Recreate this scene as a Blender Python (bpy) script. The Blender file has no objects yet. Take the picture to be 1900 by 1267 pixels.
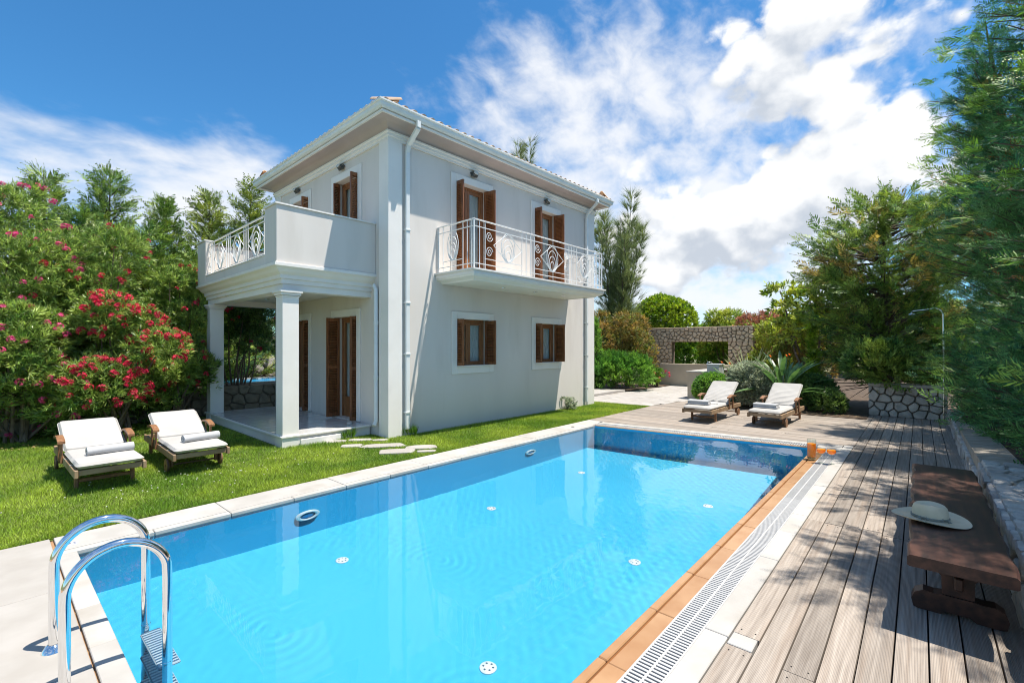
import bpy, bmesh, math, random
import numpy as np
from mathutils import Vector, Matrix
R = math.radians
random.seed(7); rng = np.random.default_rng(11)
sc = bpy.context.scene
col = sc.collection

# ------------------------------------------------------------------ camera
cam_d = bpy.data.cameras.new('camera'); cam = bpy.data.objects.new('camera', cam_d); col.objects.link(cam)
cam.location = (0, 0, 1.65); cam.rotation_euler = (R(90), 0, R(41.306 - 90))
cam_d.sensor_width = 36; cam_d.lens = 16.31; cam_d.shift_y = 0.0051; cam_d.clip_start = 0.05; cam_d.clip_end = 3000
sc.camera = cam

# ------------------------------------------------------------------ light
SUN = Vector((0.19, -0.27, 1.0)).normalized()
sun_d = bpy.data.lights.new('sun', 'SUN'); sun_d.energy = 3.7; sun_d.angle = R(0.53); sun_d.color = (1.0, 0.935, 0.84)
sun = bpy.data.objects.new('sun', sun_d); col.objects.link(sun); sun.location = (4, -6, 20)
sun.rotation_euler = SUN.to_track_quat('Z', 'Y').to_euler()
sun_d.cycles.is_caustics_light = True            # lets sunlight refract through the pool water

sc.view_settings.view_transform = 'Standard'; sc.view_settings.look = 'None'
sc.view_settings.exposure = 1.02; sc.view_settings.gamma = 1.0; sc.view_settings.use_curve_mapping = False
sc.cycles.use_denoising = True; sc.cycles.filter_width = 1.0
sc.cycles.max_bounces = 6; sc.cycles.diffuse_bounces = 2; sc.cycles.glossy_bounces = 3
sc.cycles.transmission_bounces = 5; sc.cycles.transparent_max_bounces = 8; sc.cycles.use_adaptive_sampling = True; sc.cycles.adaptive_threshold = 0.014
sc.cycles.sample_clamp_indirect = 6.0

# ------------------------------------------------------------------ sky: Nishita plus procedural cumulus and cirrus
world = bpy.data.worlds.new('World'); sc.world = world; world.use_nodes = True
wn, wl = world.node_tree.nodes, world.node_tree.links
def N(nodes, t, **kw):
    n = nodes.new(t)
    for k, v in kw.items():
        if k.startswith('i_'):
            n.inputs[int(k[2:])].default_value = v
        else:
            setattr(n, k, v)
    return n
YAW = R(41.306)
def sky_dir(px, py):                              # a direction in the sky
    fw = Vector((math.cos(YAW), math.sin(YAW), 0)); rt = Vector((math.sin(YAW), -math.cos(YAW), 0))
    return (fw + rt * (px - 950) / 861 + Vector((0, 0, 1)) * (643 - py) / 861).normalized()
def cloud_group(name, lumps, base, s1, s2, amp1, amp2, stretch, detail=9, puffs=()):
    g = bpy.data.node_groups.new(name, 'ShaderNodeTree')
    g.interface.new_socket('vec', in_out='INPUT', socket_type='NodeSocketVector')
    g.interface.new_socket('field', in_out='OUTPUT', socket_type='NodeSocketFloat')
    n, l = g.nodes, g.links
    gi, go = n.new('NodeGroupInput'), n.new('NodeGroupOutput')
    mp = N(n, 'ShaderNodeMapping'); mp.inputs['Scale'].default_value = stretch[0]; mp.inputs['Rotation'].default_value = stretch[1]
    l.new(gi.outputs[0], mp.inputs[0])
    acc = None
    def add(sock, acc):
        if acc is None: return sock
        a = N(n, 'ShaderNodeMath', operation='ADD'); l.new(acc, a.inputs[0]); l.new(sock, a.inputs[1]); return a.outputs[0]
    for sc_, amp in ((s1, amp1), (s2, amp2)):
        t = N(n, 'ShaderNodeTexNoise'); t.inputs['Scale'].default_value = sc_; t.inputs['Detail'].default_value = detail
        t.inputs['Roughness'].default_value = 0.56; t.inputs['Distortion'].default_value = 0.25
        l.new(mp.outputs[0], t.inputs['Vector'])
        m = N(n, 'ShaderNodeMath', operation='MULTIPLY_ADD'); m.inputs[1].default_value = amp; m.inputs[2].default_value = -amp * 0.5
        l.new(t.outputs[0], m.inputs[0]); acc = add(m.outputs[0], acc)
    for sc_, amp in puffs:                           # billows
        t = N(n, 'ShaderNodeTexNoise'); t.inputs['Scale'].default_value = sc_ * .9; t.inputs['Detail'].default_value = 1.5; l.new(mp.outputs[0], t.inputs['Vector'])
        sv = N(n, 'ShaderNodeVectorMath', operation='SCALE'); sv.inputs['Scale'].default_value = .55 / sc_; l.new(t.outputs['Color'], sv.inputs[0])
        av = N(n, 'ShaderNodeVectorMath', operation='ADD'); l.new(mp.outputs[0], av.inputs[0]); l.new(sv.outputs[0], av.inputs[1])
        vo = N(n, 'ShaderNodeTexVoronoi', feature='F1'); vo.inputs['Scale'].default_value = sc_; l.new(av.outputs[0], vo.inputs['Vector'])
        m = N(n, 'ShaderNodeMath', operation='MULTIPLY_ADD'); m.inputs[1].default_value = -amp; m.inputs[2].default_value = amp * .42
        l.new(vo.outputs['Distance'], m.inputs[0]); acc = add(m.outputs[0], acc)
    for (px, py, r, wgt) in lumps:
        d = sky_dir(px, py)
        dn = N(n, 'ShaderNodeVectorMath', operation='DISTANCE'); dn.inputs[1].default_value = d; l.new(gi.outputs[0], dn.inputs[0])
        mr = N(n, 'ShaderNodeMapRange', interpolation_type='SMOOTHSTEP'); mr.inputs[1].default_value = 0.0; mr.inputs[2].default_value = r / 861 * 1.25
        mr.inputs[3].default_value = wgt; mr.inputs[4].default_value = 0.0; l.new(dn.outputs['Value'], mr.inputs[0])
        acc = add(mr.outputs[0], acc)
    b = N(n, 'ShaderNodeMath', operation='ADD'); b.inputs[1].default_value = base; l.new(acc, b.inputs[0])
    l.new(b.outputs[0], go.inputs[0])
    return g
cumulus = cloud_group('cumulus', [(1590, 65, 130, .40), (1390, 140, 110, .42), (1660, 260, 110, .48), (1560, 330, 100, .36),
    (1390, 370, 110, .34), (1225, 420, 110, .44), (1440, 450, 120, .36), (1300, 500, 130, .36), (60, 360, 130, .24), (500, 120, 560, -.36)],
    -0.15, 4.2, 26.0, 0.80, 0.34, ((1, 1, 1.35), (0, 0, 0)), 4, ((8.0, .46), (19.0, .32)))  # base raised to add unseen cloud for fill; negative lump clears the view's left
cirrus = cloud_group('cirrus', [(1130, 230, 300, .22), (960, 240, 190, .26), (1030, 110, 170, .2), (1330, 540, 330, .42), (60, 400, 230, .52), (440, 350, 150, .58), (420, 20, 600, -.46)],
    0.04, 2.4, 8.0, 1.35, 1.0, ((1.0, 2.2, 2.6), (0.3, 0.5, 0.9)), 5)  # extra veil added beyond the view as neutral fill light; negative lump clears upper left
tc = N(wn, 'ShaderNodeTexCoord')
sky = N(wn, 'ShaderNodeTexSky', sky_type='NISHITA', sun_disc=False)
sky.sun_elevation = math.asin(SUN.z); sky.sun_rotation = math.atan2(SUN.x, SUN.y); sky.air_density = 1.0; sky.dust_density = 0.15; sky.ozone_density = 3.0
hs = N(wn, 'ShaderNodeHueSaturation'); hs.inputs['Saturation'].default_value = 1.06; hs.inputs['Value'].default_value = 0.58
tint = N(wn, 'ShaderNodeMix', data_type='RGBA', blend_type='MULTIPLY'); tint.inputs[0].default_value = 1.0; tint.inputs[7].default_value = (.50, .84, 1.0, 1)
wl.new(sky.outputs[0], tint.inputs[6]); wl.new(tint.outputs[2], hs.inputs['Color'])
def wmath(op, a, b=None, c=None, clamp=False):
    m = N(wn, 'ShaderNodeMath', operation=op, use_clamp=clamp)
    for i, v in enumerate((a, b, c)):
        if v is None: continue
        if isinstance(v, (int, float)): m.inputs[i].default_value = v
        else: wl.new(v, m.inputs[i])
    return m.outputs[0]
def smooth(sock, lo, hi, a=0.0, b=1.0):
    m = N(wn, 'ShaderNodeMapRange', interpolation_type='SMOOTHSTEP')
    for i, v in ((1, lo), (2, hi), (3, a), (4, b)): m.inputs[i].default_value = v
    wl.new(sock, m.inputs[0]); return m.outputs[0]
def grp(g, vec):
    n = N(wn, 'ShaderNodeGroup', node_tree=g); wl.new(vec, n.inputs[0]); return n.outputs[0]
vec = tc.outputs['Generated']
off = N(wn, 'ShaderNodeVectorMath', operation='ADD'); off.inputs[1].default_value = (0.02, -0.03, 0.06); wl.new(vec, off.inputs[0])
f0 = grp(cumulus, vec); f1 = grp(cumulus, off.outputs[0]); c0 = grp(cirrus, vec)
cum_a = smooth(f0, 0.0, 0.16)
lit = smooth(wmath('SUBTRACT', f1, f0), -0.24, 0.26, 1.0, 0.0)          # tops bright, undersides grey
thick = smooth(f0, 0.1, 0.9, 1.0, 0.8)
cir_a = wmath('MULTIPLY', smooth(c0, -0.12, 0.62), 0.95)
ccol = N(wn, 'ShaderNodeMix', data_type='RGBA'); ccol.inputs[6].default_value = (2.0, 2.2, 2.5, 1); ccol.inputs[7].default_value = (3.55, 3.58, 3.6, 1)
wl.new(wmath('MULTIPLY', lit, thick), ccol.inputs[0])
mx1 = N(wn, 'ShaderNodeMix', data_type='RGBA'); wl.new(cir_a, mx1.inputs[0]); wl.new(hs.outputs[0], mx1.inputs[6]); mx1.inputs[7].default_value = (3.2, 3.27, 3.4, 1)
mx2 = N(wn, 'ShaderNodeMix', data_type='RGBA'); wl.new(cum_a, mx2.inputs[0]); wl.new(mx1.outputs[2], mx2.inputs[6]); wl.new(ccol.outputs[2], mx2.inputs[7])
world.cycles.sampling_method = 'MANUAL'; world.cycles.sample_map_resolution = 512
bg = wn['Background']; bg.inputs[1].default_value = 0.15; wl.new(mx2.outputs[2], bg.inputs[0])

# ------------------------------------------------------------------ mesh helpers
def tag(o, label=None, cat=None, group=None, kind=None):
    if label: o['label'] = label
    if cat: o['category'] = cat
    if group: o['group'] = group
    if kind: o['kind'] = kind
    return o
def empty(name, loc=(0, 0, 0), rz=0.0, **kw):
    o = bpy.data.objects.new(name, None); col.objects.link(o); o.location = loc; o.rotation_euler = (0, 0, rz); o.empty_display_size = 0.2
    return tag(o, **kw)
def link(name, me, parent=None, loc=None, rot=None, **kw):
    o = bpy.data.objects.new(name, me); col.objects.link(o)
    if parent is not None: o.parent = parent
    if loc is not None: o.location = loc
    if rot is not None: o.rotation_euler = rot
    return tag(o, **kw)
class MB:
    def __init__(s, org=(0, 0, 0)): s.v = []; s.f = []; s.org = Vector(org)
    def add(s, vs, fs):
        b = len(s.v); s.v += [tuple(Vector(v) - s.org) for v in vs]; s.f += [tuple(b + i for i in f) for f in fs]; return s
    def box(s, x0, y0, z0, x1, y1, z1, c=0.0):
        if x0 > x1: x0, x1 = x1, x0
        if y0 > y1: y0, y1 = y1, y0
        if z0 > z1: z0, z1 = z1, z0
        return s.obox(Matrix.Translation(((x0 + x1) / 2, (y0 + y1) / 2, (z0 + z1) / 2)), (x1 - x0) / 2, (y1 - y0) / 2, (z1 - z0) / 2, c)
    def obox(s, M, hx, hy, hz, c=0.0):
        c = min(c, hx * .9, hy * .9, hz * .9)
        if c <= 0:
            vs = [M @ Vector((x, y, z)) for x in (-hx, hx) for y in (-hy, hy) for z in (-hz, hz)]
            return s.add(vs, [(0, 1, 3, 2), (4, 6, 7, 5), (0, 4, 5, 1), (2, 3, 7, 6), (0, 2, 6, 4), (1, 5, 7, 3)])
        vs = []; ix = {}
        for a in (-1, 1):
            for b in (-1, 1):
                for d in (-1, 1):
                    for k in range(3):
                        p = [a * (hx - c), b * (hy - c), d * (hz - c)]; h = (hx, hy, hz); sg = (a, b, d)
                        p[k] = sg[k] * h[k]; ix[(a, b, d, k)] = len(vs); vs.append(M @ Vector(p))
        fs = []
        for k in range(3):
            o = [i for i in range(3) if i != k]
            for sg in (-1, 1):
                q = []
                for (p, r) in ((-1, -1), (1, -1), (1, 1), (-1, 1)):
                    t = [0, 0, 0]; t[k] = sg; t[o[0]] = p; t[o[1]] = r; q.append(ix[(*t, k)])
                fs.append(q)
            for p in (-1, 1):                      # the edges running along axis k
                for r in (-1, 1):
                    t0 = [0, 0, 0]; t0[k] = -1; t0[o[0]] = p; t0[o[1]] = r; t1 = list(t0); t1[k] = 1
                    fs.append((ix[(*t0, o[0])], ix[(*t1, o[0])], ix[(*t1, o[1])], ix[(*t0, o[1])]))
        for a in (-1, 1):
            for b in (-1, 1):
                for d in (-1, 1): fs.append((ix[(a, b, d, 0)], ix[(a, b, d, 1)], ix[(a, b, d, 2)]))
        return s.add(vs, fs)
    def bar(s, a, b, w, h=None, c=0.0, up=(0, 0, 1)):
        a, b = Vector(a), Vector(b); d = b - a; L = d.length; d.normalize(); upv = Vector(up)
        if abs(d.dot(upv)) > .98: upv = Vector((0, 1, 0))
        y = upv.cross(d).normalized(); z = d.cross(y)
        M = Matrix.Translation((a + b) / 2) @ Matrix((d, y, z)).transposed().to_4x4()
        return s.obox(M, L / 2, w / 2, (h or w) / 2, c)
    def tube(s, pts, r, seg=8, closed=False, caps=True):
        pts = [Vector(p) for p in pts]; n = len(pts); rs = r if isinstance(r, (list, tuple)) else [r] * n
        t0 = (pts[1] - pts[0]).normalized(); up = Vector((0, 0, 1)) if abs(t0.z) < .9 else Vector((1, 0, 0)); x = t0.cross(up).normalized()
        vs = []
        for i, p in enumerate(pts):
            a = pts[(i - 1) % n] if (i or closed) else pts[0]; b = pts[(i + 1) % n] if (i < n - 1 or closed) else pts[-1]
            t = (b - a).normalized(); x = (x - t * x.dot(t)).normalized(); y = t.cross(x)
            vs += [p + (x * math.cos(k * 2 * math.pi / seg) + y * math.sin(k * 2 * math.pi / seg)) * rs[i] for k in range(seg)]
        fs = []
        for i in range(n if closed else n - 1):
            j = (i + 1) % n
            for k in range(seg):
                m = (k + 1) % seg; fs.append((i * seg + k, i * seg + m, j * seg + m, j * seg + k))
        if caps and not closed: fs += [tuple(range(seg))[::-1], tuple((n - 1) * seg + k for k in range(seg))]
        return s.add(vs, fs)
    def lathe(s, prof, seg=24, M=None, cap0=True, cap1=True):
        M = M or Matrix(); vs = []; n = len(prof)
        for (r, z) in prof: vs += [M @ Vector((r * math.cos(k * 2 * math.pi / seg), r * math.sin(k * 2 * math.pi / seg), z)) for k in range(seg)]
        fs = []
        for i in range(n - 1):
            for k in range(seg):
                m = (k + 1) % seg; fs.append((i * seg + k, i * seg + m, (i + 1) * seg + m, (i + 1) * seg + k))
        if cap0: fs.append(tuple(range(seg))[::-1])
        if cap1: fs.append(tuple((n - 1) * seg + k for k in range(seg)))
        return s.add(vs, fs)
    def prism(s, poly, M, d):                      # polygon in local xy, extruded to z = d
        n = len(poly); vs = [M @ Vector((x, y, 0)) for x, y in poly] + [M @ Vector((x, y, d)) for x, y in poly]
        return s.add(vs, [tuple(range(n))[::-1], tuple(range(n, 2 * n))] + [(i, (i + 1) % n, n + (i + 1) % n, n + i) for i in range(n)])
    def sweep(s, prof, path, closed=False):        # profile (out, z) carried along corner path of (x, y, outx, outy)
        n, m = len(path), len(prof); vs = []
        for (x, y, ox, oy) in path: vs += [(x + ox * o, y + oy * o, z) for (o, z) in prof]
        fs = []
        for i in range(n if closed else n - 1):
            j = (i + 1) % n
            for k in range(m - 1): fs.append((i * m + k, j * m + k, j * m + k + 1, i * m + k + 1))
        if not closed: fs += [tuple(range(m)), tuple((n - 1) * m + k for k in range(m))[::-1]]
        return s.add(vs, fs)
    def mesh(s, name, mat=None, smooth=False):
        me = bpy.data.meshes.new(name); me.from_pydata(s.v, [], s.f)
        bm = bmesh.new(); bm.from_mesh(me); bmesh.ops.recalc_face_normals(bm, faces=bm.faces); bm.to_mesh(me); bm.free()
        if mat: me.materials.append(mat)
        if smooth:
            me.polygons.foreach_set('use_smooth', [True] * len(me.polygons))
            try: me.set_sharp_from_angle(angle=R(40))
            except Exception: pass
        return me
    def build(s, name, mat, parent=None, smooth=False, **kw): return link(name, s.mesh(name, mat, smooth), parent, **kw)
def np_mesh(name, V, F, mat, smooth=False):        # V (n,3), F (m,3) big triangle meshes
    me = bpy.data.meshes.new(name); V = np.asarray(V, np.float32); F = np.asarray(F, np.int32)
    me.vertices.add(len(V)); me.vertices.foreach_set('co', V.ravel()); me.loops.add(F.size); me.loops.foreach_set('vertex_index', F.ravel())
    me.polygons.add(len(F)); me.polygons.foreach_set('loop_start', np.arange(len(F), dtype=np.int32) * 3)
    try: me.polygons.foreach_set('loop_total', np.full(len(F), 3, np.int32))
    except Exception: pass
    if smooth: me.polygons.foreach_set('use_smooth', np.ones(len(F), bool))
    me.update(calc_edges=True); me.materials.append(mat); return me
def copy_tree(o, parent=None):
    c = o.copy(); col.objects.link(c); c.parent = parent
    for ch in list(o.children): copy_tree(ch, c)
    return c

# ------------------------------------------------------------------ materials
def mat(name, c1, c2=None, scale=6.0, rough=0.6, bump=0.0, bscale=60.0, metal=0.0, trans=0.0, stretch=(1, 1, 1), rnd=0.0, detail=5.0, spec=0.5, sss=0.0, contrast=(0.35, 0.65), coat=0.0, space='Object', dirt=None, island=None):
    m = bpy.data.materials.new(name); m.use_nodes = True; nt = m.node_tree; n, l = nt.nodes, nt.links; p = n['Principled BSDF']
    p.inputs['Roughness'].default_value = rough; p.inputs['Metallic'].default_value = metal; p.inputs['Specular IOR Level'].default_value = spec
    if coat: p.inputs['Coat Weight'].default_value = coat; p.inputs['Coat Roughness'].default_value = 0.12
    tcn = n.new('ShaderNodeTexCoord'); mp = n.new('ShaderNodeMapping'); mp.inputs['Scale'].default_value = stretch
    vs_ = tcn.outputs[space]
    if rnd:                                        # shift the pattern from object to object
        oi = n.new('ShaderNodeObjectInfo'); ml = n.new('ShaderNodeVectorMath'); ml.operation = 'SCALE'; ml.inputs[0].default_value = (37, 51, 23); l.new(oi.outputs['Random'], ml.inputs['Scale'])
        ad = n.new('ShaderNodeVectorMath'); ad.operation = 'ADD'; l.new(vs_, ad.inputs[0]); l.new(ml.outputs[0], ad.inputs[1]); vs_ = ad.outputs[0]
    l.new(vs_, mp.inputs[0])
    c = None
    if c2 is not None:
        t = n.new('ShaderNodeTexNoise'); t.inputs['Scale'].default_value = scale; t.inputs['Detail'].default_value = detail; l.new(mp.outputs[0], t.inputs['Vector'])
        r = n.new('ShaderNodeValToRGB'); r.color_ramp.elements[0].color = (*c1, 1); r.color_ramp.elements[1].color = (*c2, 1)
        r.color_ramp.elements[0].position, r.color_ramp.elements[1].position = contrast
        l.new(t.outputs[0], r.inputs[0]); c = r.outputs[0]
        if dirt:
            t2 = n.new('ShaderNodeTexNoise'); t2.inputs['Scale'].default_value = dirt[1]; t2.inputs['Detail'].default_value = 7; l.new(mp.outputs[0], t2.inputs['Vector'])
            mr = n.new('ShaderNodeMapRange'); mr.inputs[1].default_value = dirt[2]; mr.inputs[2].default_value = dirt[2] + .22; mr.inputs[4].default_value = dirt[3]; l.new(t2.outputs[0], mr.inputs[0])
            mxd = n.new('ShaderNodeMix'); mxd.data_type = 'RGBA'; l.new(mr.outputs[0], mxd.inputs[0]); l.new(c, mxd.inputs[6]); mxd.inputs[7].default_value = (*dirt[0], 1); c = mxd.outputs[2]
        if rnd:
            hv = n.new('ShaderNodeHueSaturation'); mr = n.new('ShaderNodeMapRange'); mr.inputs[3].default_value = 1 - rnd; mr.inputs[4].default_value = 1 + rnd
            l.new(oi.outputs['Random'], mr.inputs[0]); l.new(mr.outputs[0], hv.inputs['Value']); l.new(c, hv.inputs['Color']); c = hv.outputs[0]
        if island:                                 # every leaf its own tone
            gi_ = n.new('ShaderNodeNewGeometry'); mr = n.new('ShaderNodeMapRange'); mr.inputs[3].default_value, mr.inputs[4].default_value = island; l.new(gi_.outputs['Random Per Island'], mr.inputs[0])
            hv = n.new('ShaderNodeHueSaturation'); l.new(mr.outputs[0], hv.inputs['Value']); l.new(c, hv.inputs['Color']); c = hv.outputs[0]
        l.new(c, p.inputs['Base Color'])
    else:
        p.inputs['Base Color'].default_value = (*c1, 1)
    if bump:
        t = n.new('ShaderNodeTexNoise'); t.inputs['Scale'].default_value = bscale; t.inputs['Detail'].default_value = 6; l.new(mp.outputs[0], t.inputs['Vector'])
        b = n.new('ShaderNodeBump'); b.inputs['Strength'].default_value = min(1.0, bump * 20); b.inputs['Distance'].default_value = bump; l.new(t.outputs[0], b.inputs['Height']); l.new(b.outputs[0], p.inputs['Normal'])
    if trans:                                      # thin leaves let light through
        tr = n.new('ShaderNodeBsdfTranslucent'); mx = n.new('ShaderNodeMixShader'); mx.inputs[0].default_value = trans
        if c is not None: 
            br = n.new('ShaderNodeHueSaturation'); br.inputs['Value'].default_value = 1.5; br.inputs['Saturation'].default_value = 1.1; l.new(c, br.inputs['Color']); l.new(br.outputs[0], tr.inputs['Color'])
        else: tr.inputs['Color'].default_value = (*c1, 1)
        l.new(p.outputs[0], mx.inputs[1]); l.new(tr.outputs[0], mx.inputs[2]); l.new(mx.outputs[0], n['Material Output'].inputs[0])
    return m
def glass(name, col_=(1, 1, 1), ior=1.45, rough=0.0):
    m = bpy.data.materials.new(name); m.use_nodes = True; p = m.node_tree.nodes['Principled BSDF']
    p.inputs['Base Color'].default_value = (*col_, 1); p.inputs['Transmission Weight'].default_value = 1.0; p.inputs['IOR'].default_value = ior; p.inputs['Roughness'].default_value = rough
    return m
def thin_glass(name, tint, k=0.10):                # window panes and tumblers: clear body, Fresnel mirror
    m = bpy.data.materials.new(name); m.use_nodes = True; n, l = m.node_tree.nodes, m.node_tree.links; n.remove(n['Principled BSDF'])
    t = n.new('ShaderNodeBsdfTransparent'); t.inputs[0].default_value = (*tint, 1); g = n.new('ShaderNodeBsdfGlossy'); g.inputs['Roughness'].default_value = 0.02
    fr = n.new('ShaderNodeLayerWeight'); fr.inputs[0].default_value = .5; mx = n.new('ShaderNodeMixShader'); pw_ = n.new('ShaderNodeMath'); pw_.operation = 'POWER'; pw_.inputs[1].default_value = 4.0; l.new(fr.outputs['Facing'], pw_.inputs[0])
    ad = n.new('ShaderNodeMath'); ad.operation = 'MULTIPLY_ADD'; ad.use_clamp = True; ad.inputs[1].default_value = .6; ad.inputs[2].default_value = k; l.new(pw_.outputs[0], ad.inputs[0])
    l.new(ad.outputs[0], mx.inputs[0]); l.new(t.outputs[0], mx.inputs[1]); l.new(g.outputs[0], mx.inputs[2]); l.new(mx.outputs[0], n['Material Output'].inputs[0])
    return m
M = {}
M['plaster'] = mat('plaster', (.715, .66, .60), (.755, .70, .64), 1.3, .85, .0022, 38, stretch=(1, 1, .22), detail=7, dirt=((.585, .53, .465), 1.9, .54, .6))
M['white_trim'] = mat('white_trim', (.83, .79, .73), (.87, .83, .77), 2.5, .6, .0006, 90, detail=5, dirt=((.72, .68, .62), 3.5, .62, .4))
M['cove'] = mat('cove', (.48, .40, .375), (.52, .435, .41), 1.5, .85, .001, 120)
M['gutter'] = mat('gutter', (.74, .76, .74), (.80, .815, .79), 2.0, .35, 0, dirt=((.55, .55, .5), 4, .6, .5))
M['shutter'] = mat('shutter', (.165, .058, .021), (.285, .11, .039), 5, .42, .0008, 40, stretch=(6, 6, .8), rnd=.2)
M['frame_wood'] = mat('frame_wood', (.23, .092, .034), (.34, .14, .052), 5, .4, .0006, 40, stretch=(6, 6, .8))
M['pane'] = thin_glass('pane', (.93, .96, .95), .05)
M['curtain'] = mat('curtain', (.80, .81, .82), (.86, .86, .86), 3, .9, trans=.3)
M['railing'] = mat('railing', (.74, .75, .735), (.80, .80, .785), 8, .42)
M['lamp_metal'] = mat('lamp_metal', (.06, .065, .06), (.10, .105, .10), 10, .4, metal=.4)
M['lamp_glass'] = mat('lamp_glass', (.55, .57, .55), None, rough=.25)
M['roof_tile'] = mat('roof_tile', (.50, .33, .21), (.64, .48, .34), 5, .85, .002, 60, rnd=.22)
M['porch_tile'] = mat('porch_tile', (.60, .60, .595), (.68, .68, .67), 3, .16, 0, rnd=.04, coat=.3)
M['limestone'] = mat('limestone', (.40, .38, .345), (.475, .455, .42), 3, .7, .0012, 90, rnd=.08, dirt=((.33, .29, .235), 2.6, .55, .6))
M['beige_slab'] = mat('beige_slab', (.35, .325, .29), (.40, .375, .34), 4, .75, .001, 110, rnd=.03, dirt=((.30, .265, .22), 1.8, .56, .5))
M['terrace_slab'] = mat('terrace_slab', (.355, .33, .30), (.43, .405, .375), 3, .8, .002, 70, rnd=.05, dirt=((.31, .265, .215), 1.4, .55, .6))
M['orange_edge'] = mat('orange_edge', (.36, .19, .085), (.43, .25, .125), 5, .32, .0006, 90, rnd=.04, dirt=((.30, .135, .055), 3, .58, .5))
M['grout'] = mat('grout', (.30, .16, .07), (.38, .23, .12), 9, .8)
M['grate'] = mat('grate', (.47, .465, .45), (.52, .515, .50), 6, .45, rnd=.03)
M['dark_void'] = mat('dark_void', (.035, .03, .025), (.06, .05, .04), 6, .9)
M['pool_blue'] = mat('pool_blue', (.06, .52, .82), (.07, .55, .85), .6, .55, detail=2)
M['pool_white'] = mat('pool_white', (.84, .85, .85), None, rough=.4)
M['chrome'] = mat('chrome', (.83, .83, .83), None, rough=.06, metal=1.0)
M['teak'] = mat('teak', (.20, .088, .036), (.32, .16, .072), 4, .5, .001, 50, stretch=(9, 9, 9), rnd=.12)
M['teak_grey'] = mat('teak_grey', (.24, .15, .08), (.35, .24, .14), 4, .6, .001, 50, rnd=.1)
M['tyre'] = mat('tyre', (.10, .06, .035), (.18, .11, .06), 8, .7)
M['canvas'] = mat('canvas', (.40, .385, .36), (.44, .425, .40), 3, .9, .004, 7, detail=5)
M['towel'] = mat('towel', (.43, .43, .43), (.47, .47, .47), 8, .95, .0022, 190)
M['steel_post'] = mat('steel_post', (.7, .7, .7), None, rough=.2, metal=1.0)
M['bench_wood'] = mat('bench_wood', (.026, .0095, .006), (.078, .029, .016), 3, .5, .0018, 30, stretch=(.7, 7, 7), detail=8, dirt=((.15, .06, .03), 2.5, .58, .5))
M['felt'] = mat('felt', (.64, .52, .35), (.70, .575, .40), 14, .9, .0006, 400)
M['felt_band'] = mat('felt_band', (.20, .20, .165), (.28, .28, .235), 30, .8)
M['juice'] = mat('juice', (.95, .36, .012), (.98, .42, .02), 5, .25, trans=.35)
M['clear_glass'] = thin_glass('clear_glass', (.93, .96, .95), .03)
M['ice'] = mat('ice', (.22, .16, .05), (.5, .4, .15), 30, .2)
M['soil'] = mat('soil', (.055, .036, .022), (.12, .08, .05), 9, .95, .01, 40, detail=8)
M['terrain'] = mat('terrain', (.06, .085, .03), (.16, .14, .07), .25, .95, .01, 6)
M['lawn_base'] = mat('lawn_base', (.10, .145, .024), (.15, .20, .034), 2.2, .95, .006, 90, detail=8, dirt=((.17, .16, .05), .9, .58, .6))
def stone_mat(name, c1, c2, dirt): return mat(name, c1, c2, 5, .9, .010, 26, rnd=.16, detail=8, dirt=dirt)
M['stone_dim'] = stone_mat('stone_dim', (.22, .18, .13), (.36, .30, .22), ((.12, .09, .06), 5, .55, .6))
M['stone_grey'] = stone_mat('stone_grey', (.42, .37, .31), (.62, .56, .48), ((.28, .23, .175), 5, .55, .5))
M['stone_tan'] = stone_mat('stone_tan', (.64, .465, .31), (.80, .62, .44), ((.45, .30, .185), 5, .57, .5))
M['stone_pale'] = stone_mat('stone_pale', (.36, .33, .295), (.56, .53, .48), ((.20, .165, .11), 4, .54, .7))
M['mortar_dark'] = mat('mortar_dark', (.20, .155, .11), (.28, .22, .165), 8, .95, .006, 40)
M['mortar_pale'] = mat('mortar_pale', (.30, .26, .20), (.42, .37, .30), 8, .95, .006, 40)
M['tan_render'] = mat('tan_render', (.47, .39, .29), (.53, .45, .345), 1.5, .9, .001, 90)
M['bark'] = mat('bark', (.065, .045, .03), (.14, .10, .07), 9, .95, .008, 30, stretch=(1, 1, .3))
M['twig'] = mat('twig', (.14, .10, .07), (.23, .17, .12), 9, .95)
def leaf_mat(name, c1, c2, tr=.32, rough=.5, scale=1.6): return mat(name, c1, c2, scale, rough, trans=tr, detail=4, spec=.5, contrast=(.38, .62), island=(.25, 1.75))
M['oleander_leaf'] = leaf_mat('oleander_leaf', (.12, .225, .045), (.36, .45, .11), .32, .33, 5)
M['oleander_deep'] = leaf_mat('oleander_deep', (.065, .135, .035), (.16, .24, .06), .32, .38, 3)
M['flower_red'] = mat('flower_red', (.50, .010, .045), (.66, .028, .085), 22, .7, trans=.25, rnd=.3)
M['flower_pink'] = mat('flower_pink', (.58, .03, .15), (.72, .10, .27), 22, .7, trans=.25, rnd=.3)
M['cypress'] = leaf_mat('cypress', (.085, .180, .040), (.30, .38, .075), .20, .5, 1.8)
M['cypress_light'] = leaf_mat('cypress_light', (.12, .185, .035), (.31, .36, .075), .22, .5, 1.8)
M['leyland'] = leaf_mat('leyland', (.034, .140, .052), (.125, .265, .070), .18, .55, 1.6)
M['leyland_tip'] = leaf_mat('leyland_tip', (.11, .24, .045), (.23, .36, .065), .25, .5, 1.0)
M['dry_spray'] = leaf_mat('dry_spray', (.28, .085, .028), (.42, .17, .06), .3, .8, 1.5)
M['straw_spray'] = leaf_mat('straw_spray', (.34, .25, .065), (.48, .37, .11), .3, .8, 1.5)
M['feather'] = leaf_mat('feather', (0.121, 0.169, 0.061), (0.266, 0.306, 0.121), 0.35, .7, 1.0)
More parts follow.
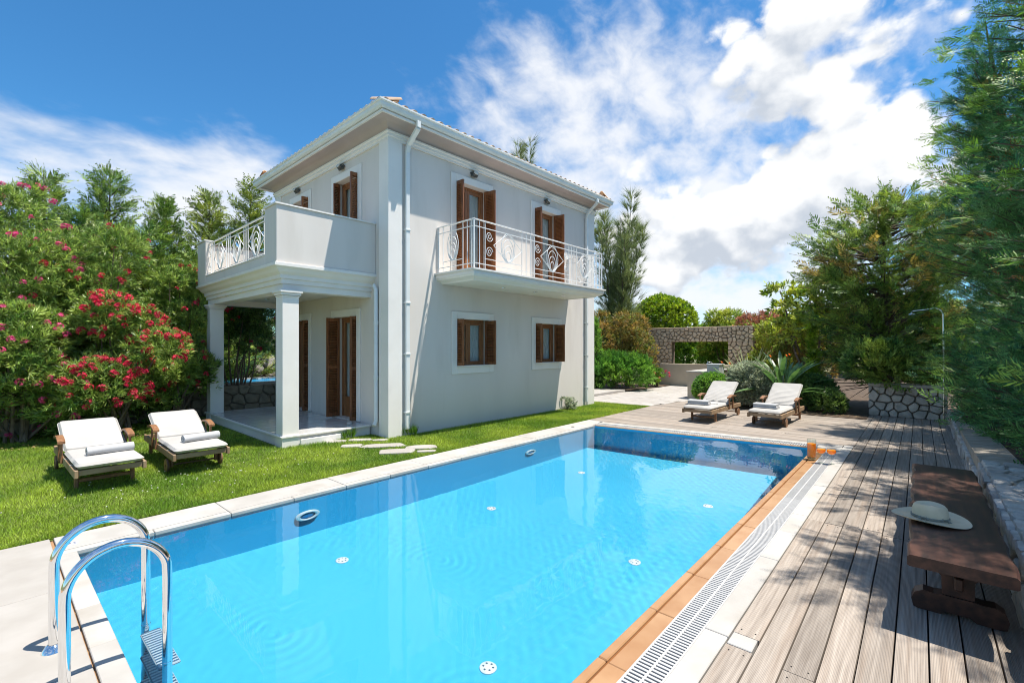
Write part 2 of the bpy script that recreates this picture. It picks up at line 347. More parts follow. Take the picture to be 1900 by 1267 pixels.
M['topiary'] = leaf_mat('topiary', (.13, .24, .022), (.36, .45, .05), .36, .4, 3.0)
M['nandina'] = leaf_mat('nandina', (.14, .185, .035), (.36, .235, .07), .38, .5, 2.6)
M['juniper'] = leaf_mat('juniper', (0.086, 0.221, 0.042), (0.230, 0.394, 0.065), 0.35, .6, 1.2)
M['hedge'] = leaf_mat('hedge', (0.100, 0.216, 0.032), (0.270, 0.414, 0.054), 0.36, .4, 2)
M['silver'] = leaf_mat('silver', (0.230, 0.276, 0.172), (0.483, 0.517, 0.368), 0.3, .7, 3)
M['strelitzia'] = leaf_mat('strelitzia', (.05, .12, .04), (.12, .21, .065), .25, .35, 3)
M['yucca'] = leaf_mat('yucca', (0.192, 0.240, 0.108), (0.456, 0.456, 0.240), 0.3, .5, 3)
M['magnolia'] = leaf_mat('magnolia', (0.180, 0.278, 0.040), (0.450, 0.468, 0.082), 0.4, .35, 1.5)
M['maroon'] = leaf_mat('maroon', (0.260, 0.111, 0.072), (0.468, 0.221, 0.130), 0.4, .6, 2)
M['orange_bloom'] = leaf_mat('orange_bloom', (.70, .14, .03), (.80, .25, .05), .3, .6, 4)
M['grass'] = leaf_mat('grass', (.14, .25, .024), (.325, .415, .052), .35, .55, 1.1)

# ================================================================== SETTING (world axes follow the pool: x along it, y across it to the lawn)
DL = R(1.1833)
def sheet(name, polys, z, m, parent=None, kind='structure'):
    b = MB()
    for p in polys: b.add([(q[0], q[1], q[2] if len(q) > 2 else z) for q in p], [tuple(range(len(p)))])
    return b.build(name, m, parent, kind=kind)
PA, PB, PC, PD = (.48, 1.288), (8.90, 1.275), (8.42, 5.11), (.48, 5.11)     # pool corners
# open country out to the horizon, with a hole for the pool
B = 1500
terrain = sheet('terrain', [[(-B, -B), (B, -B), (B, .5), (-B, .5)], [(-B, 5.4), (B, 5.4), (B, B), (-B, B)], [(-B, .5), (0, .5), (0, 5.4), (-B, 5.4)], [(9.3, .5), (B, .5), (B, 5.4), (9.3, 5.4)]], -.07, M['terrain'])
lawn = sheet('lawn', [[(-9, 5.57), (12.15, 5.57), (11.9, 7.3), (11.9, 13.4), (-9, 13.4)]], -.004, M['lawn_base'])
hb = MB()
for k, (a, rr, hh) in enumerate([(15, 420, 12), (25, 480, 15), (33, 520, 19), (40, 560, 16), (48, 500, 14), (58, 520, 18), (70, 500, 15)]):
    cx, cy = rr * math.cos(R(a)), rr * math.sin(R(a)); w = 130; n = 18
    vs = [(cx, cy, hh)] + [(cx + w * s * math.cos(i * 2 * math.pi / n), cy + w * s * math.sin(i * 2 * math.pi / n), hh * z + (random.uniform(-1, 1) if z > 0 else 0)) for s, z in ((.35, .86), (.7, .45), (1, -.1)) for i in range(n)]
    fs = [(0, 1 + i, 1 + (i + 1) % n) for i in range(n)]
    for t in (0, 1): fs += [(1 + t * n + i, 1 + t * n + n + i, 1 + t * n + n + (i + 1) % n, 1 + t * n + (i + 1) % n) for i in range(n)]
    hb.add(vs, fs)
hb.build('hills', mat('hill_green', (.05, .085, .05), (.09, .12, .07), .03, .95), None, True, kind='structure')

# ---------------------------------------------------------------- pool
def floor_z(u): return -.95 - .80 * (u - .48) / 8.0
b = MB()
flo = [(*p, floor_z(p[0])) for p in (PA, PB, PC, PD)]; top = [(*p, -.001) for p in (PA, PB, PC, PD)]
b.add(flo + top, [(0, 1, 2, 3), (0, 4, 5, 1), (1, 5, 6, 2), (2, 6, 7, 3), (3, 7, 4, 0)])
basin = b.build('pool_basin', M['pool_blue'], kind='structure'); basin.cycles.is_caustics_receiver = True
wm = bpy.data.materials.new('pool_water'); wm.use_nodes = True; n, l = wm.node_tree.nodes, wm.node_tree.links; n.remove(n['Principled BSDF'])
gl = n.new('ShaderNodeBsdfGlass'); gl.inputs['IOR'].default_value = 1.33; gl.inputs['Roughness'].default_value = 0.0; gl.inputs[0].default_value = (.93, .985, 1, 1)
l.new(gl.outputs[0], n['Material Output'].inputs[0])
nu, nv = 420, 190; e = .003                         # rippled surface: gentle waves and rings over the inlets
tu, tv = np.meshgrid(np.linspace(0, 1, nu), np.linspace(0, 1, nv), indexing='ij')
wy = 1.285 + e + tv * (5.11 - 1.285 - 2 * e); far_ = 8.42 + (5.11 - wy) * .1254; wx = .48 + e + tu * (far_ - .48 - 2 * e); wz = np.zeros_like(wx); wr_ = np.random.default_rng(5)
for lam, amp, cnt in ((.75, .00022, 5), (.34, .00007, 9), (.17, .000045, 12), (.095, .000035, 14)):
    for _ in range(cnt):
        an = wr_.uniform(0, 6.283); k_ = 6.283 / (lam * wr_.uniform(.75, 1.3)); wz += amp * wr_.uniform(.4, 1) * np.sin(k_ * (wx * math.cos(an) + wy * math.sin(an)) + wr_.uniform(0, 6.283))
patch = .55 + .45 * np.sin(wx * .9 + 1.2 * np.sin(wy * .8 + 1)) * np.sin(wy * 1.1 + .6 * wx); wz *= patch
for (cx, cy, r, a_) in ((1.55, 3.5, .75, .00020), (3.25, 3.5, .8, .00016), (2.15, 1.85, .65, .00022), (5.9, 3.3, .6, .00010), (.95, 3.9, .45, .00014), (4.2, 2.0, .5, .00010)):
    d_ = np.hypot(wx - cx, wy - cy); wz += a_ * np.sin(d_ * 66 + 1.5 * np.sin(3 * np.arctan2(wy - cy, wx - cx) + cx)) * (.45 + .55 * np.sin(2 * np.arctan2(wy - cy, wx - cx) + cy * 3)) * np.clip(1 - d_ / r, 0, 1) ** 1.2 * np.clip(d_ / .08, 0, 1)
V = np.stack((wx, wy, wz - .02), 2).reshape(-1, 3); ii = np.arange(nu * nv).reshape(nu, nv); q0, q1, q2, q3 = ii[:-1, :-1].ravel(), ii[1:, :-1].ravel(), ii[1:, 1:].ravel(), ii[:-1, 1:].ravel()
water = link('pool_water', np_mesh('pool_water', V, np.concatenate((np.stack((q0, q1, q2), 1), np.stack((q0, q2, q3), 1))), wm, True), None, kind='structure')
water.cycles.is_caustics_caster = True
def wall_ring(u, z, label):
    o = empty('pool_light', (u, 5.11, z), 0, label=label, cat='pool light', group='underwater lights in the lawn side pool wall')
    Mx = Matrix.Rotation(R(90), 4, 'X')
    a = MB().lathe([(.085, .0), (.135, .0), (.135, .018), (.118, .034), (.100, .034), (.085, .020)], 28, Mx, False, False).build('rim', M['pool_white'], o, True)
    c = MB().lathe([(.086, .003), (.086, .012), (.05, .020), (.001, .023)], 24, Mx).build('lens', mat('lens_blue', (.04, .25, .55), None, rough=.2), o, True)
    for q in (a, c): q.cycles.is_caustics_receiver = True
wall_ring(2.37, -.60, 'large white ring light on the pool wall nearest the ladder')
wall_ring(6.30, -.70, 'white ring light on the pool wall below the balcony')
spots = [((2.36, 4.33), 'white round inlet on the pool floor nearest the ladder side'), ((4.42, 4.25), 'white round inlet on the pool floor straight before the villa corner'),
         ((4.45, 2.22), 'white round inlet on the pool floor beside the nearer grating'), ((6.5, 2.16), 'small white inlet on the pool floor beside the far grating'),
         ((2.36, 2.30), 'white round inlet on the pool floor at the bottom of the picture'), ((6.6, 4.25), 'tiny white inlet on the pool floor farthest towards the terrace')]
dsk = MB().lathe([(.062, 0), (.062, .008), (.054, .014), (.02, .016), (.001, .012)], 20).mesh('inlet', M['pool_white'], True)
hole = MB()
for k in range(6): hole.lathe([(.008, .0135), (.008, .0165)], 8, Matrix.Translation((.036 * math.cos(k * 1.047), .036 * math.sin(k * 1.047), 0)))
holem = hole.mesh('slots', mat('slot_grey', (.45, .50, .53), None, rough=.6))
for (u, v), lab in spots:
    o = link('floor_inlet', dsk, None, (u, v, floor_z(u) + .002), (0, R(4.6), 0), label=lab, cat='pool inlet', group='inlets on the pool floor'); o.cycles.is_caustics_receiver = True
    c = link('slot_ring', holem, o)
# coping along the lawn side: stones, an orange joint and an edge tile course
lawn_coping = sheet('pool_coping', [[(-.1, 5.11), (9.2, 5.11), (9.2, 5.585), (-.1, 5.585)]], -.015, M['grout'])
x = .39; k = 0
while x < 8.95:
    L = min(1.22, 8.98 - x); j = random.uniform(-.0015, .0015)
    MB().box(x + .003, 5.19, -.06, x + L - .003, 5.58, .012 + j, .004).build('coping_stone', M['limestone'], lawn_coping); x += L
x = .39
while x < 8.42:
    L = min(.61, 8.44 - x); MB().box(x + .0025, 5.095, -.05, x + L - .0025, 5.178, .010 + random.uniform(-.001, .001), .004).build('edge_tile', M['limestone'], lawn_coping); x += L
# near end: edge tiles, joint, beige slabs
near = sheet('pool_surround', [[(-6, .8), (.47, .8), (.47, 5.585), (-6, 5.585)]], -.012, M['grout'])
y = 1.2
while y < 5.05:
    L = min(.55, 5.10 - y); MB().box(.378, y + .0025, -.05, .494, y + L - .0025, .010 + random.uniform(-.001, .001), .004).build('edge_tile', M['limestone'], near); y += L
for i, xx in enumerate((-3.254, -2.034, -.832)):
    yy = .83 - (i % 2) * .4
    while yy < 5.58:
        y1 = min(yy + 1.18, 5.585)
        MB().box(xx + .004, max(yy, .83) + .003, -.06, xx + 1.2, y1 - .003, .010 + random.uniform(-.001, .001), .003).build('paving_slab', M['beige_slab'], near); yy += 1.18
# overflow side: orange edge, drain grating, white kerb stones
over = sheet('overflow_kerb', [[(.3, .80), (9.6, .80), (9.6, 1.285), (.3, 1.285)], [(8.902, 1.285), (9.6, 1.285), (9.12, 5.58), (8.40, 5.58), (8.422, 5.11)]], -.09, M['dark_void'])
x = .30
while x < 8.9:
    L = min(.62, 8.92 - x)
    MB().box(x + .002, 1.236, -.06, x + L - .002, 1.289, .004, .006).build('edge_strip', M['orange_edge'], over)
    MB().box(x + .002, 1.117, -.06, x + L - .002, 1.226, -.003 + random.uniform(-.001, .001), .004).build('edge_tile', M['orange_edge'], over); x += L
MB().box(.3, 1.224, -.06, 8.9, 1.238, -.012).build('joint', mat('wet_joint', (.20, .085, .035), (.26, .11, .04), 8, .3), over)
x = .30
while x < 9.4:
    L = min(1.24, 9.46 - x); MB().box(x + .003, .815, -.06, x + L - .003, .943, .012 + random.uniform(-.001, .001), .004).build('kerb_stone', M['limestone'], over); x += L
def far_u(v): return 8.42 + (5.11 - v) * .1254
def far_strip(off0, off1, v0, v1, z0, z1, c=.004):
    a = MB(); cs = [(far_u(v0) + off0, v0), (far_u(v0) + off1, v0), (far_u(v1) + off1, v1), (far_u(v1) + off0, v1)]
    return a.add([(*p, z0) for p in cs] + [(*p, z1) for p in cs], [(0, 3, 2, 1), (4, 5, 6, 7), (0, 1, 5, 4), (1, 2, 6, 5), (2, 3, 7, 6), (3, 0, 4, 7)])
v = 1.30
while v < 5.09:
    L = min(.62, 5.11 - v); far_strip(0, .085, v + .002, v + L - .002, -.06, .004).build('edge_tile', M['orange_edge'], over); v += L
v = .95
while v < 5.55:
    L = min(1.2, 5.58 - v); far_strip(.30, .47, v + .003, v + L - .003, -.06, .012).build('kerb_stone', M['limestone'], over); v += L
MB().box(8.93, .945, -.06, 9.215, 1.27, .011, .004).build('corner_slab', M['limestone'], over)
grating = empty('drain_grating', (.3, 1.03, 0), 0, label='white slatted drain grating along the overflow edge of the pool', cat='grating')
for yy in (1.113, 1.031, .949): MB((.3, 1.03, 0)).box(.3, yy - .006, -.03, 8.92, yy + .006, .006, .002).build('rail', M['grate'], grating)
slm = MB().box(-.0075, -.036, -.024, .0075, .036, .005, .002).mesh('slat', M['grate'])
rest = MB((.3, 1.03, 0)); cnt = 0; x = 1.2
while x < 8.9:
    for yy in (1.072, .990):
        if x < 1.75 or cnt >= 300: rest.box(x - .0075, yy - .036, -.024, x + .0075, yy + .036, .005)
        else: link('slat', slm, grating, (x - .3, yy - 1.03, 0)); cnt += 1
    x += .027
rest.build('slats', M['grate'], grating, kind='stuff')
grating2 = empty('drain_grating', (8.8, 3.2, 0), 0, label='white drain grating across the far end of the pool', cat='grating')
rest = MB((8.8, 3.2, 0))
for o0 in (.09, .19, .285): far_strip(o0, o0 + .012, 1.28, 5.5, -.03, .006).build('rail', M['grate'], grating2, loc=(-8.8, -3.2, 0))
v = 1.3
while v < 5.5:
    u = far_u(v)
    for o0, o1 in ((.104, .188), (.204, .283)): rest.box(u + o0, v - .009, -.024, u + o1, v + .009, .005)
    v += .036
rest.build('slats', M['grate'], grating2, kind='stuff')

# ---------------------------------------------------------------- timber deck
M['deck'] = mat('deck', (.22, .183, .15), (.37, .322, .272), 6, .72, .0022, 24, stretch=(.35, 9, 9), rnd=.2, detail=10, dirt=((.28, .20, .14), 1.2, .50, .5), contrast=(.3, .7))
M['deck_cross'] = mat('deck_cross', (.22, .183, .15), (.37, .322, .272), 6, .72, .0022, 24, stretch=(9, .35, 9), rnd=.2, detail=10, dirt=((.28, .20, .14), 1.2, .50, .5), contrast=(.3, .7))
deck = sheet('deck', [[(-4, -.47), (14.2, -.47), (14.2, .805), (-4, .805)], [(9.0, .805), (14.2, .805), (14.2, 5.35), (12.3, 5.66), (8.9, 5.58)]], -.055, M['dark_void'])
screws = MB()
def plank(x0, y0, x1, y1, m, ridge=None):
    z = .008 + random.uniform(-.002, .002); b = MB((x0, y0, 0))
    if ridge:                                      # reeded top on the near boards
        nr = 22; w = y1 - y0; vs = []; 
        prof = [(0, -.03), (0, z - .003)]
        for i in range(nr + 1):
            yq = w * i / nr; prof += [(max(yq - w / nr * .28, 0.001), z), (min(yq + w / nr * .05, w - .001), z - .0016)]
        prof += [(w, z - .003), (w, -.03)]
        for xx in (0, x1 - x0): vs += [(x0 + xx, y0 + p[0], p[1]) for p in prof]
        n = len(prof); b.add(vs, [(i, i + 1, n + i + 1, n + i) for i in range(n - 1)] + [tuple(range(n)), tuple(range(n, 2 * n))[::-1]])
    else: b.box(x0, y0, -.03, x1, y1, z, .004)
    b.build('plank', m, deck, loc=(x0, y0, 0))
    for xx in (x0 + .05, x1 - .05):
        for yy in ((y0 + .03, y1 - .03) if x1 - x0 > y1 - y0 else (y0 + .05, y1 - .05)): screws.lathe([(.0045, z - .001), (.0045, z + .0012)], 6, Matrix.Translation((xx if x1 - x0 > y1 - y0 else random.choice((x0 + .03, x1 - .03)), yy, 0)))
pitch = .1415
for i in range(9):
    y1 = .808 - i * pitch; y0 = y1 - pitch + .0075
    cuts = [-3.5, .4 + random.uniform(-.5, .5), 2.72 if i == 0 else 2.2 + random.uniform(-.8, .6), 5.2 + random.uniform(-.04, .04) if i < 6 else 5.9, 8.3 + random.uniform(-.8, .8), 11.2 + random.uniform(-.7, .7), 14.13]
    for a, c in zip(cuts, cuts[1:]):
        a0 = a + .003
        if i == 0 and abs(c - 5.2) < .2: a0 = 2.86
        plank(a0, y0, c - .003, y1, M['deck'], ridge=(c > 2 and a < 9))
MB().box(2.725, .68, -.03, 2.855, .806, .010, .004).build('filler_slab', M['limestone'], deck)
x = 8.86
def kerb_v(u): return 5.11 - (u - .478 - 8.42) / .1254
while x < 14.0:
    w = .1335; xm = x + w / 2; y1 = 5.60 + min(0, (12.3 - xm) * .16)
    if x < 9.43:                                   # boards cut along the slanting kerb
        ya, yb = max(.815, kerb_v(x)), max(.815, kerb_v(x + w)); b = MB((x, y1, 0)); z = .008 + random.uniform(-.002, .002)
        if ya < y1:
            cs = [(x, ya), (x + w, yb), (x + w, y1), (x, y1)]
            b.add([(*p, -.03) for p in cs] + [(*p, z) for p in cs], [(4, 5, 6, 7), (0, 1, 5, 4), (1, 2, 6, 5), (2, 3, 7, 6), (3, 0, 4, 7)]).build('plank', M['deck_cross'], deck, loc=(x, y1, 0))
    else:
        cut = random.choice((2.2, 3.0, 3.7)) + random.uniform(-.3, .3)
        plank(x, .815, x + w, cut - .003, M['deck_cross']); plank(x, cut + .003, x + w, y1, M['deck_cross'])
    x += pitch
screws.build('screws', mat('screw_steel', (.05, .045, .04), None, rough=.5, metal=.6), deck, kind='stuff')
# ---------------------------------------------------------------- terrace and beds beyond
terrace = sheet('terrace', [[(12.16, 5.62), (14.2, 5.2), (19.6, 5.2), (19.6, 12.0), (11.95, 12.0), (11.95, 7.3)]], -.03, M['mortar_pale'])
xx = 11.97; i = 0
while xx < 19.4:
    yy = 5.25 - (i % 2) * .45
    while yy < 9.6:
        x0, x1, y0, y1 = xx + .005, xx + .93, max(yy + .005, 5.25), yy + .875
        if y1 > y0 + .1:
            lim = 12.2 - (y0 - 5.62) * .13
            if y0 < 5.64 and x0 < 14.2: y0 = max(y0, 5.64 - max(0, x0 - 12.2) * .21 + .0)
            if x0 < lim: x0 = lim
            if x1 - x0 > .1 and y1 - y0 > .1: MB().box(x0, y0, -.05, x1, y1, .006 + random.uniform(-.002, .002), .004).build('paver', M['terrace_slab'], terrace)
        yy += .885
    xx += .94; i += 1
MB().add([(12.1, 8.03, .09), (15.4, 8.05, .09), (15.4, 12, .09), (12.1, 12, .09), (12.1, 8.03, -.03), (15.4, 8.05, -.03), (15.4, 12, -.03), (12.1, 12, -.03)], [(0, 1, 2, 3), (0, 4, 5, 1), (1, 5, 6, 2), (3, 7, 4, 0)]).build('walkway', M['terrace_slab'], None, kind='structure')
sheet('planting_bed', [[(13.05, 4.9), (13.05, .9), (14.25, .9), (14.25, -3), (30, -3), (30, 5.15), (14.4, 5.15)], [(15.45, 8.0), (19.6, 7.9), (19.6, 16), (15.45, 16)]], .022, M['soil'])
# bank behind the low retaining wall
bv = []; bf = []; nx = 30; ny = 8
for i in range(nx + 1):
    for j in range(ny + 1):
        xq = 1.0 + 14 * i / nx; yq = -.62 - 5 * j / ny; hq = .40 if xq < 7 else .40 - .12 * min(1, (xq - 7) / 4)
        bv.append((xq, yq, hq + .10 * j + random.uniform(-.02, .02)))
for i in range(nx):
    for j in range(ny):
        a = i * (ny + 1) + j; bf.append((a, a + 1, a + ny + 2, a + ny + 1))
MB().add(bv, bf).build('bank', M['soil'], None, True, kind='structure')
# ---------------------------------------------------------------- rubble masonry: every stone its own piece
def clip(poly, a, b, c):                            # keep a*x + b*y <= c
    out = []
    for i in range(len(poly)):
        p, q = poly[i], poly[(i + 1) % len(poly)]; dp = a * p[0] + b * p[1] - c; dq = a * q[0] + b * q[1] - c
        if dp <= 0: out.append(p)
        if dp * dq < 0: t = dp / (dp - dq); out.append((p[0] + (q[0] - p[0]) * t, p[1] + (q[1] - p[1]) * t))
    return out
def rubble(parent, M4, W, H, sx, sy, m, gap=.012, depth=.05, jit=.42, rect=None):
    x0, y0 = rect or (0, 0); nx, ny = max(1, round(W / sx)), max(1, round(H / sy)); seeds = []
    for j in range(ny):
        for i in range(nx + (j % 2)):
            seeds.append((x0 + (i + .5 - .5 * (j % 2) + random.uniform(-jit, jit)) * W / nx, y0 + (j + .5 + random.uniform(-jit, jit)) * H / ny))
    for k, s in enumerate(seeds):
        poly = [(x0, y0), (x0 + W, y0), (x0 + W, y0 + H), (x0, y0 + H)]
        for k2, t in enumerate(seeds):
            if k2 == k or (t[0] - s[0]) ** 2 + (t[1] - s[1]) ** 2 > (3.2 * max(sx, sy)) ** 2: continue
            a, b_ = t[0] - s[0], t[1] - s[1]; c = (t[0] ** 2 + t[1] ** 2 - s[0] ** 2 - s[1] ** 2) / 2
            poly = clip(poly, a, b_, c - gap * math.hypot(a, b_))
            if len(poly) < 3: break
        if len(poly) < 3: continue
        cxx = sum(p[0] for p in poly) / len(poly); cyy = sum(p[1] for p in poly) / len(poly)
        area = abs(sum(poly[i][0] * poly[(i + 1) % len(poly)][1] - poly[(i + 1) % len(poly)][0] * poly[i][1] for i in range(len(poly)))) / 2
        if area < .0012: continue
        P2 = []                                      # soften corners
        for i in range(len(poly)):
            p, q = poly[i], poly[(i + 1) % len(poly)]
            P2 += [(p[0] * .86 + q[0] * .14, p[1] * .86 + q[1] * .14), (p[0] * .14 + q[0] * .86, p[1] * .14 + q[1] * .86)]
        d = depth * random.uniform(.7, 1.25); n = len(P2); cpt = Vector((cxx, cyy, 0)); vs = []
        for f, zz in ((1, -.02), (.97, d * .65), (.86, d)): vs += [(cxx + (p[0] - cxx) * f, cyy + (p[1] - cyy) * f, zz + (random.uniform(-.006, .006) if zz > 0 else 0)) for p in P2]
        vs.append((cxx, cyy, d + random.uniform(0, .012)))
        fs = [(r * n + i, r * n + (i + 1) % n, (r + 1) * n + (i + 1) % n, (r + 1) * n + i) for r in (0, 1) for i in range(n)] + [(2 * n + i, 2 * n + (i + 1) % n, 3 * n) for i in range(n)]
        bb = MB(); bb.add([Vector(v) - cpt for v in vs], fs)
        o = bb.build('stone', m, parent); o.matrix_local = M4 @ Matrix.Translation(cpt)
def frame(o, xax, zax):                              # local x along wall, local y up, local z outward
    x_, z_ = Vector(xax), Vector(zax); y_ = z_.cross(x_)
    return Matrix.Translation(o) @ Matrix((x_, y_, z_)).transposed().to_4x4()
rw = empty('retaining_wall', (8, -.5, 0), 0, label='low pale rubble retaining wall running along the right edge of the deck', cat='wall')
cb = MB((8, -.5, 0)); 
cb.add([(1.5, -.80, -.05), (1.5, -.49, -.05), (14.15, -.49, -.05), (14.15, -.80, -.05), (1.5, -.80, .44), (1.5, -.49, .42), (7, -.49, .42), (7, -.8, .44), (14.15, -.49, .20), (14.15, -.80, .22)],
       [(4, 5, 6, 7), (7, 6, 8, 9), (1, 2, 8, 6, 5), (0, 1, 5, 4), (2, 3, 9, 8)])
cb.build('core', M['mortar_pale'], rw)
rubble(rw, frame((7 - 8, -.49 + .5, 0), (-1, 0, 0), (0, 1, 0)), 4.9, .42, .23, .16, M['stone_pale'], depth=.035)
rubble(rw, frame((14.1 - 8, -.49 + .5, 0), (-1, 0, 0), (0, 1, 0)), 7.05, .26, .25, .15, M['stone_pale'], depth=.035)
rubble(rw, frame((1.9 - 8, -.80 + .5, .428), (1, 0, 0), (0, 0, 1)), 5.1, .31, .24, .17, M['stone_pale'], depth=.022)
pw = empty('planter_wall', (14.2, .24, 0), 0, label='chunky grey stone planter wall at the end of the deck', cat='wall')
MB((14.2, .24, 0)).box(14.16, -.46, -.05, 14.5, .91, .74).build('core', M['mortar_dark'], pw)
rubble(pw, frame((-.04, .69, 0), (0, -1, 0), (-1, 0, 0)), 1.40, .70, .21, .17, M['stone_grey'], gap=.008, depth=.075, jit=.40)
MB((14.2, .24, 0)).box(14.07, -.47, .70, 14.5, .94, .775, .012).build('capping', M['stone_grey'], pw)
sw = empty('shelter_wall', (20.2, 7.1, 0), 0, label='tan stone garden wall with a large rectangular window opening', cat='wall')
o_ = (20.2, 7.1, 0)
MB(o_).box(20.12, 4.95, 0, 20.5, 5.88, 2.43).box(20.12, 8.27, 0, 20.5, 9.35, 2.43).box(20.12, 5.88, 1.86, 20.5, 8.27, 2.43).build('core', M['mortar_dark'], sw)
fr = frame((-.08, 2.27, 0), (0, -1, 0), (-1, 0, 0))   # local x = 9.37 - y
rubble(sw, fr, 1.10, 1.86, .24, .15, M['stone_tan'], gap=.010, depth=.07, rect=(.02, 0), jit=.3)
rubble(sw, fr, .94, 1.86, .24, .15, M['stone_tan'], gap=.010, depth=.07, rect=(3.48, 0), jit=.3)
rubble(sw, fr, 4.40, .57, .18, .14, M['stone_tan'], gap=.010, depth=.07, rect=(.02, 1.86), jit=.5)
MB(o_).box(20.06, 4.92, 2.43, 20.54, 9.38, 2.49, .01).build('capping', M['stone_tan'], sw)
lw = empty('boundary_wall', (1.0, 12.55, 0), R(6), label='low rubble stone wall under the flowering oleanders', cat='wall')
MB().box(-6, .05, -.1, 7.5, .45, .66).build('core', M['mortar_dark'], lw)
rubble(lw, frame((-2.2, .05, 0), (1, 0, 0), (0, -1, 0)), 8.4, .66, .34, .22, M['stone_dim'], gap=.009, depth=.06, jit=.42)
# neighbouring plot beyond that wall
sheet('neighbour_ground', [[(-12, 12.0, .55), (8.6, 13.75, .55), (9, 40, .9), (-12, 40, .9)]], .55, M['soil'])
nb = MB().box(2.6, 13.9, .5, 9.2, 14.15, .66).box(2.6, 15.6, .5, 9.2, 16.0, .68).build('neighbour_pool_edge', M['limestone'], None, kind='structure')
sheet('neighbour_water', [[(2.6, 14.15), (9.2, 14.15), (9.2, 15.6), (2.6, 15.6)]], .64, mat('neighbour_blue', (.02, .30, .66), (.03, .36, .72), 2, .15))
nw = empty('rock_wall', (6, 17, .6), 0, label='pale rock wall of the neighbouring pool seen through the porch', cat='wall')
MB((6, 17, .6)).box(2, 17, .5, 10, 17.5, 2.0).build('core', M['mortar_dark'], nw)
rubble(nw, frame((-4, 0, 0), (1, 0, 0), (0, -1, 0)), 8, 1.35, .6, .3, M['stone_pale'], gap=.02, depth=.12)

# ================================================================== VILLA (own axes, turned a little against the pool)
U0, V0, U1, V1, ZB = 4.68, 7.31, 11.43, 12.42, 5.44
HC = (8.0, 9.8, 0.0)
def h2w(u, v, z=0): c, s = math.cos(-DL), math.sin(-DL); return (u * c - v * s, u * s + v * c, z)
villa = empty('villa', h2w(*HC), -DL, label='two storey pale plaster villa with porch, balcony and louvred brown shutters', cat='house')
def H(): return MB(HC)
def facade(name, x0, x1, z0, z1, holes, place, depth=.22):
    xs = sorted({x0, x1, *[h[0] for h in holes], *[h[1] for h in holes]}); zs = sorted({z0, z1, *[h[2] for h in holes], *[h[3] for h in holes]}); b = H()
    for a, c in zip(xs, xs[1:]):
        for d, e_ in zip(zs, zs[1:]):
            if not any(h[0] <= a and c <= h[1] and h[2] <= d and e_ <= h[3] for h in holes):
                b.add([place(a, 0, d), place(c, 0, d), place(c, 0, e_), place(a, 0, e_)], [(0, 1, 2, 3)])
    for (a, c, d, e_) in holes:
        for p, q in (((a, d), (a, e_)), ((a, e_), (c, e_)), ((c, e_), (c, d)), ((c, d), (a, d))):
            b.add([place(p[0], 0, p[1]), place(q[0], 0, q[1]), place(q[0], depth, q[1]), place(p[0], depth, p[1])], [(0, 1, 2, 3)])
    me = bpy.data.meshes.new(name); me.from_pydata(b.v, [], b.f); me.materials.append(M['plaster']); return link(name, me, villa)
RF = lambda a, d, z: (a, V0 + d, z)                 # right facade: along x, depth into the house
LF = lambda a, d, z: (U0 + d, a, z)                 # porch facade: along y
holes_R = [(6.29, 7.21, 1.23, 2.23), (8.83, 9.75, 1.23, 2.23), (6.27, 7.19, 3.10, 5.07), (8.80, 9.72, 3.10, 5.07)]
holes_L = [(8.43, 9.33, .19, 2.26), (10.58, 11.45, .19, 2.26), (8.38, 9.32, 3.10, 5.07), (10.58, 11.45, 3.10, 5.07)]
facade('wall', U0, U1, -.05, ZB + .1, holes_R, RF); facade('wall', V0, V1, -.05, ZB + .1, holes_L, LF)
H().box(U1 - .2, V0, -.05, U1, V1, ZB + .1).build('wall', M['plaster'], villa); H().box(U0, V1 - .2, -.05, U1 - .21, V1, ZB + .1).build('wall', M['plaster'], villa)
H().box(U0 + .25, V0 + .25, 2.9, U1 - .25, V1 - .25, 3.06).box(U0 + .25, V0 + .25, 0, U1 - .25, V1 - .25, .1).build('interior_floor', M['beige_slab'], villa)
def obox_on(b, place, a0, a1, d0, d1, z0, z1, c=.004):
    p, q = Vector(place(a0, d0, z0)), Vector(place(a1, d1, z1)); b.box(p.x, p.y, p.z, q.x, q.y, q.z, c); return b
def shutter_mesh(w, h):                             # hinge edge at x = 0, leaf lies along +x, z up, thickness in y
    b = MB(); st = min(.055, w * .17)
    b.box(0, -.018, 0, st, .018, h, .003).box(w - st, -.018, 0, w, .018, h, .003)
    rails = [0, h - .07] + ([h * .5 - .035] if h > 1.3 else [])
    for r in rails: b.box(st, -.017, r, w - st, .017, r + .07, .002)
    edges = sorted([(r, r + .07) for r in rails])
    for (e0, e1) in zip(edges, edges[1:]):
        g0, g1 = e0[1], e1[0]; n_ = max(1, round((g1 - g0) / .034))
        for k in range(n_): b.obox(Matrix.Translation((w / 2, 0, g0 + (k + .5) * (g1 - g0) / n_)) @ Matrix.Rotation(R(-38), 4, 'X'), w / 2 - st, .023, .005)
    return b
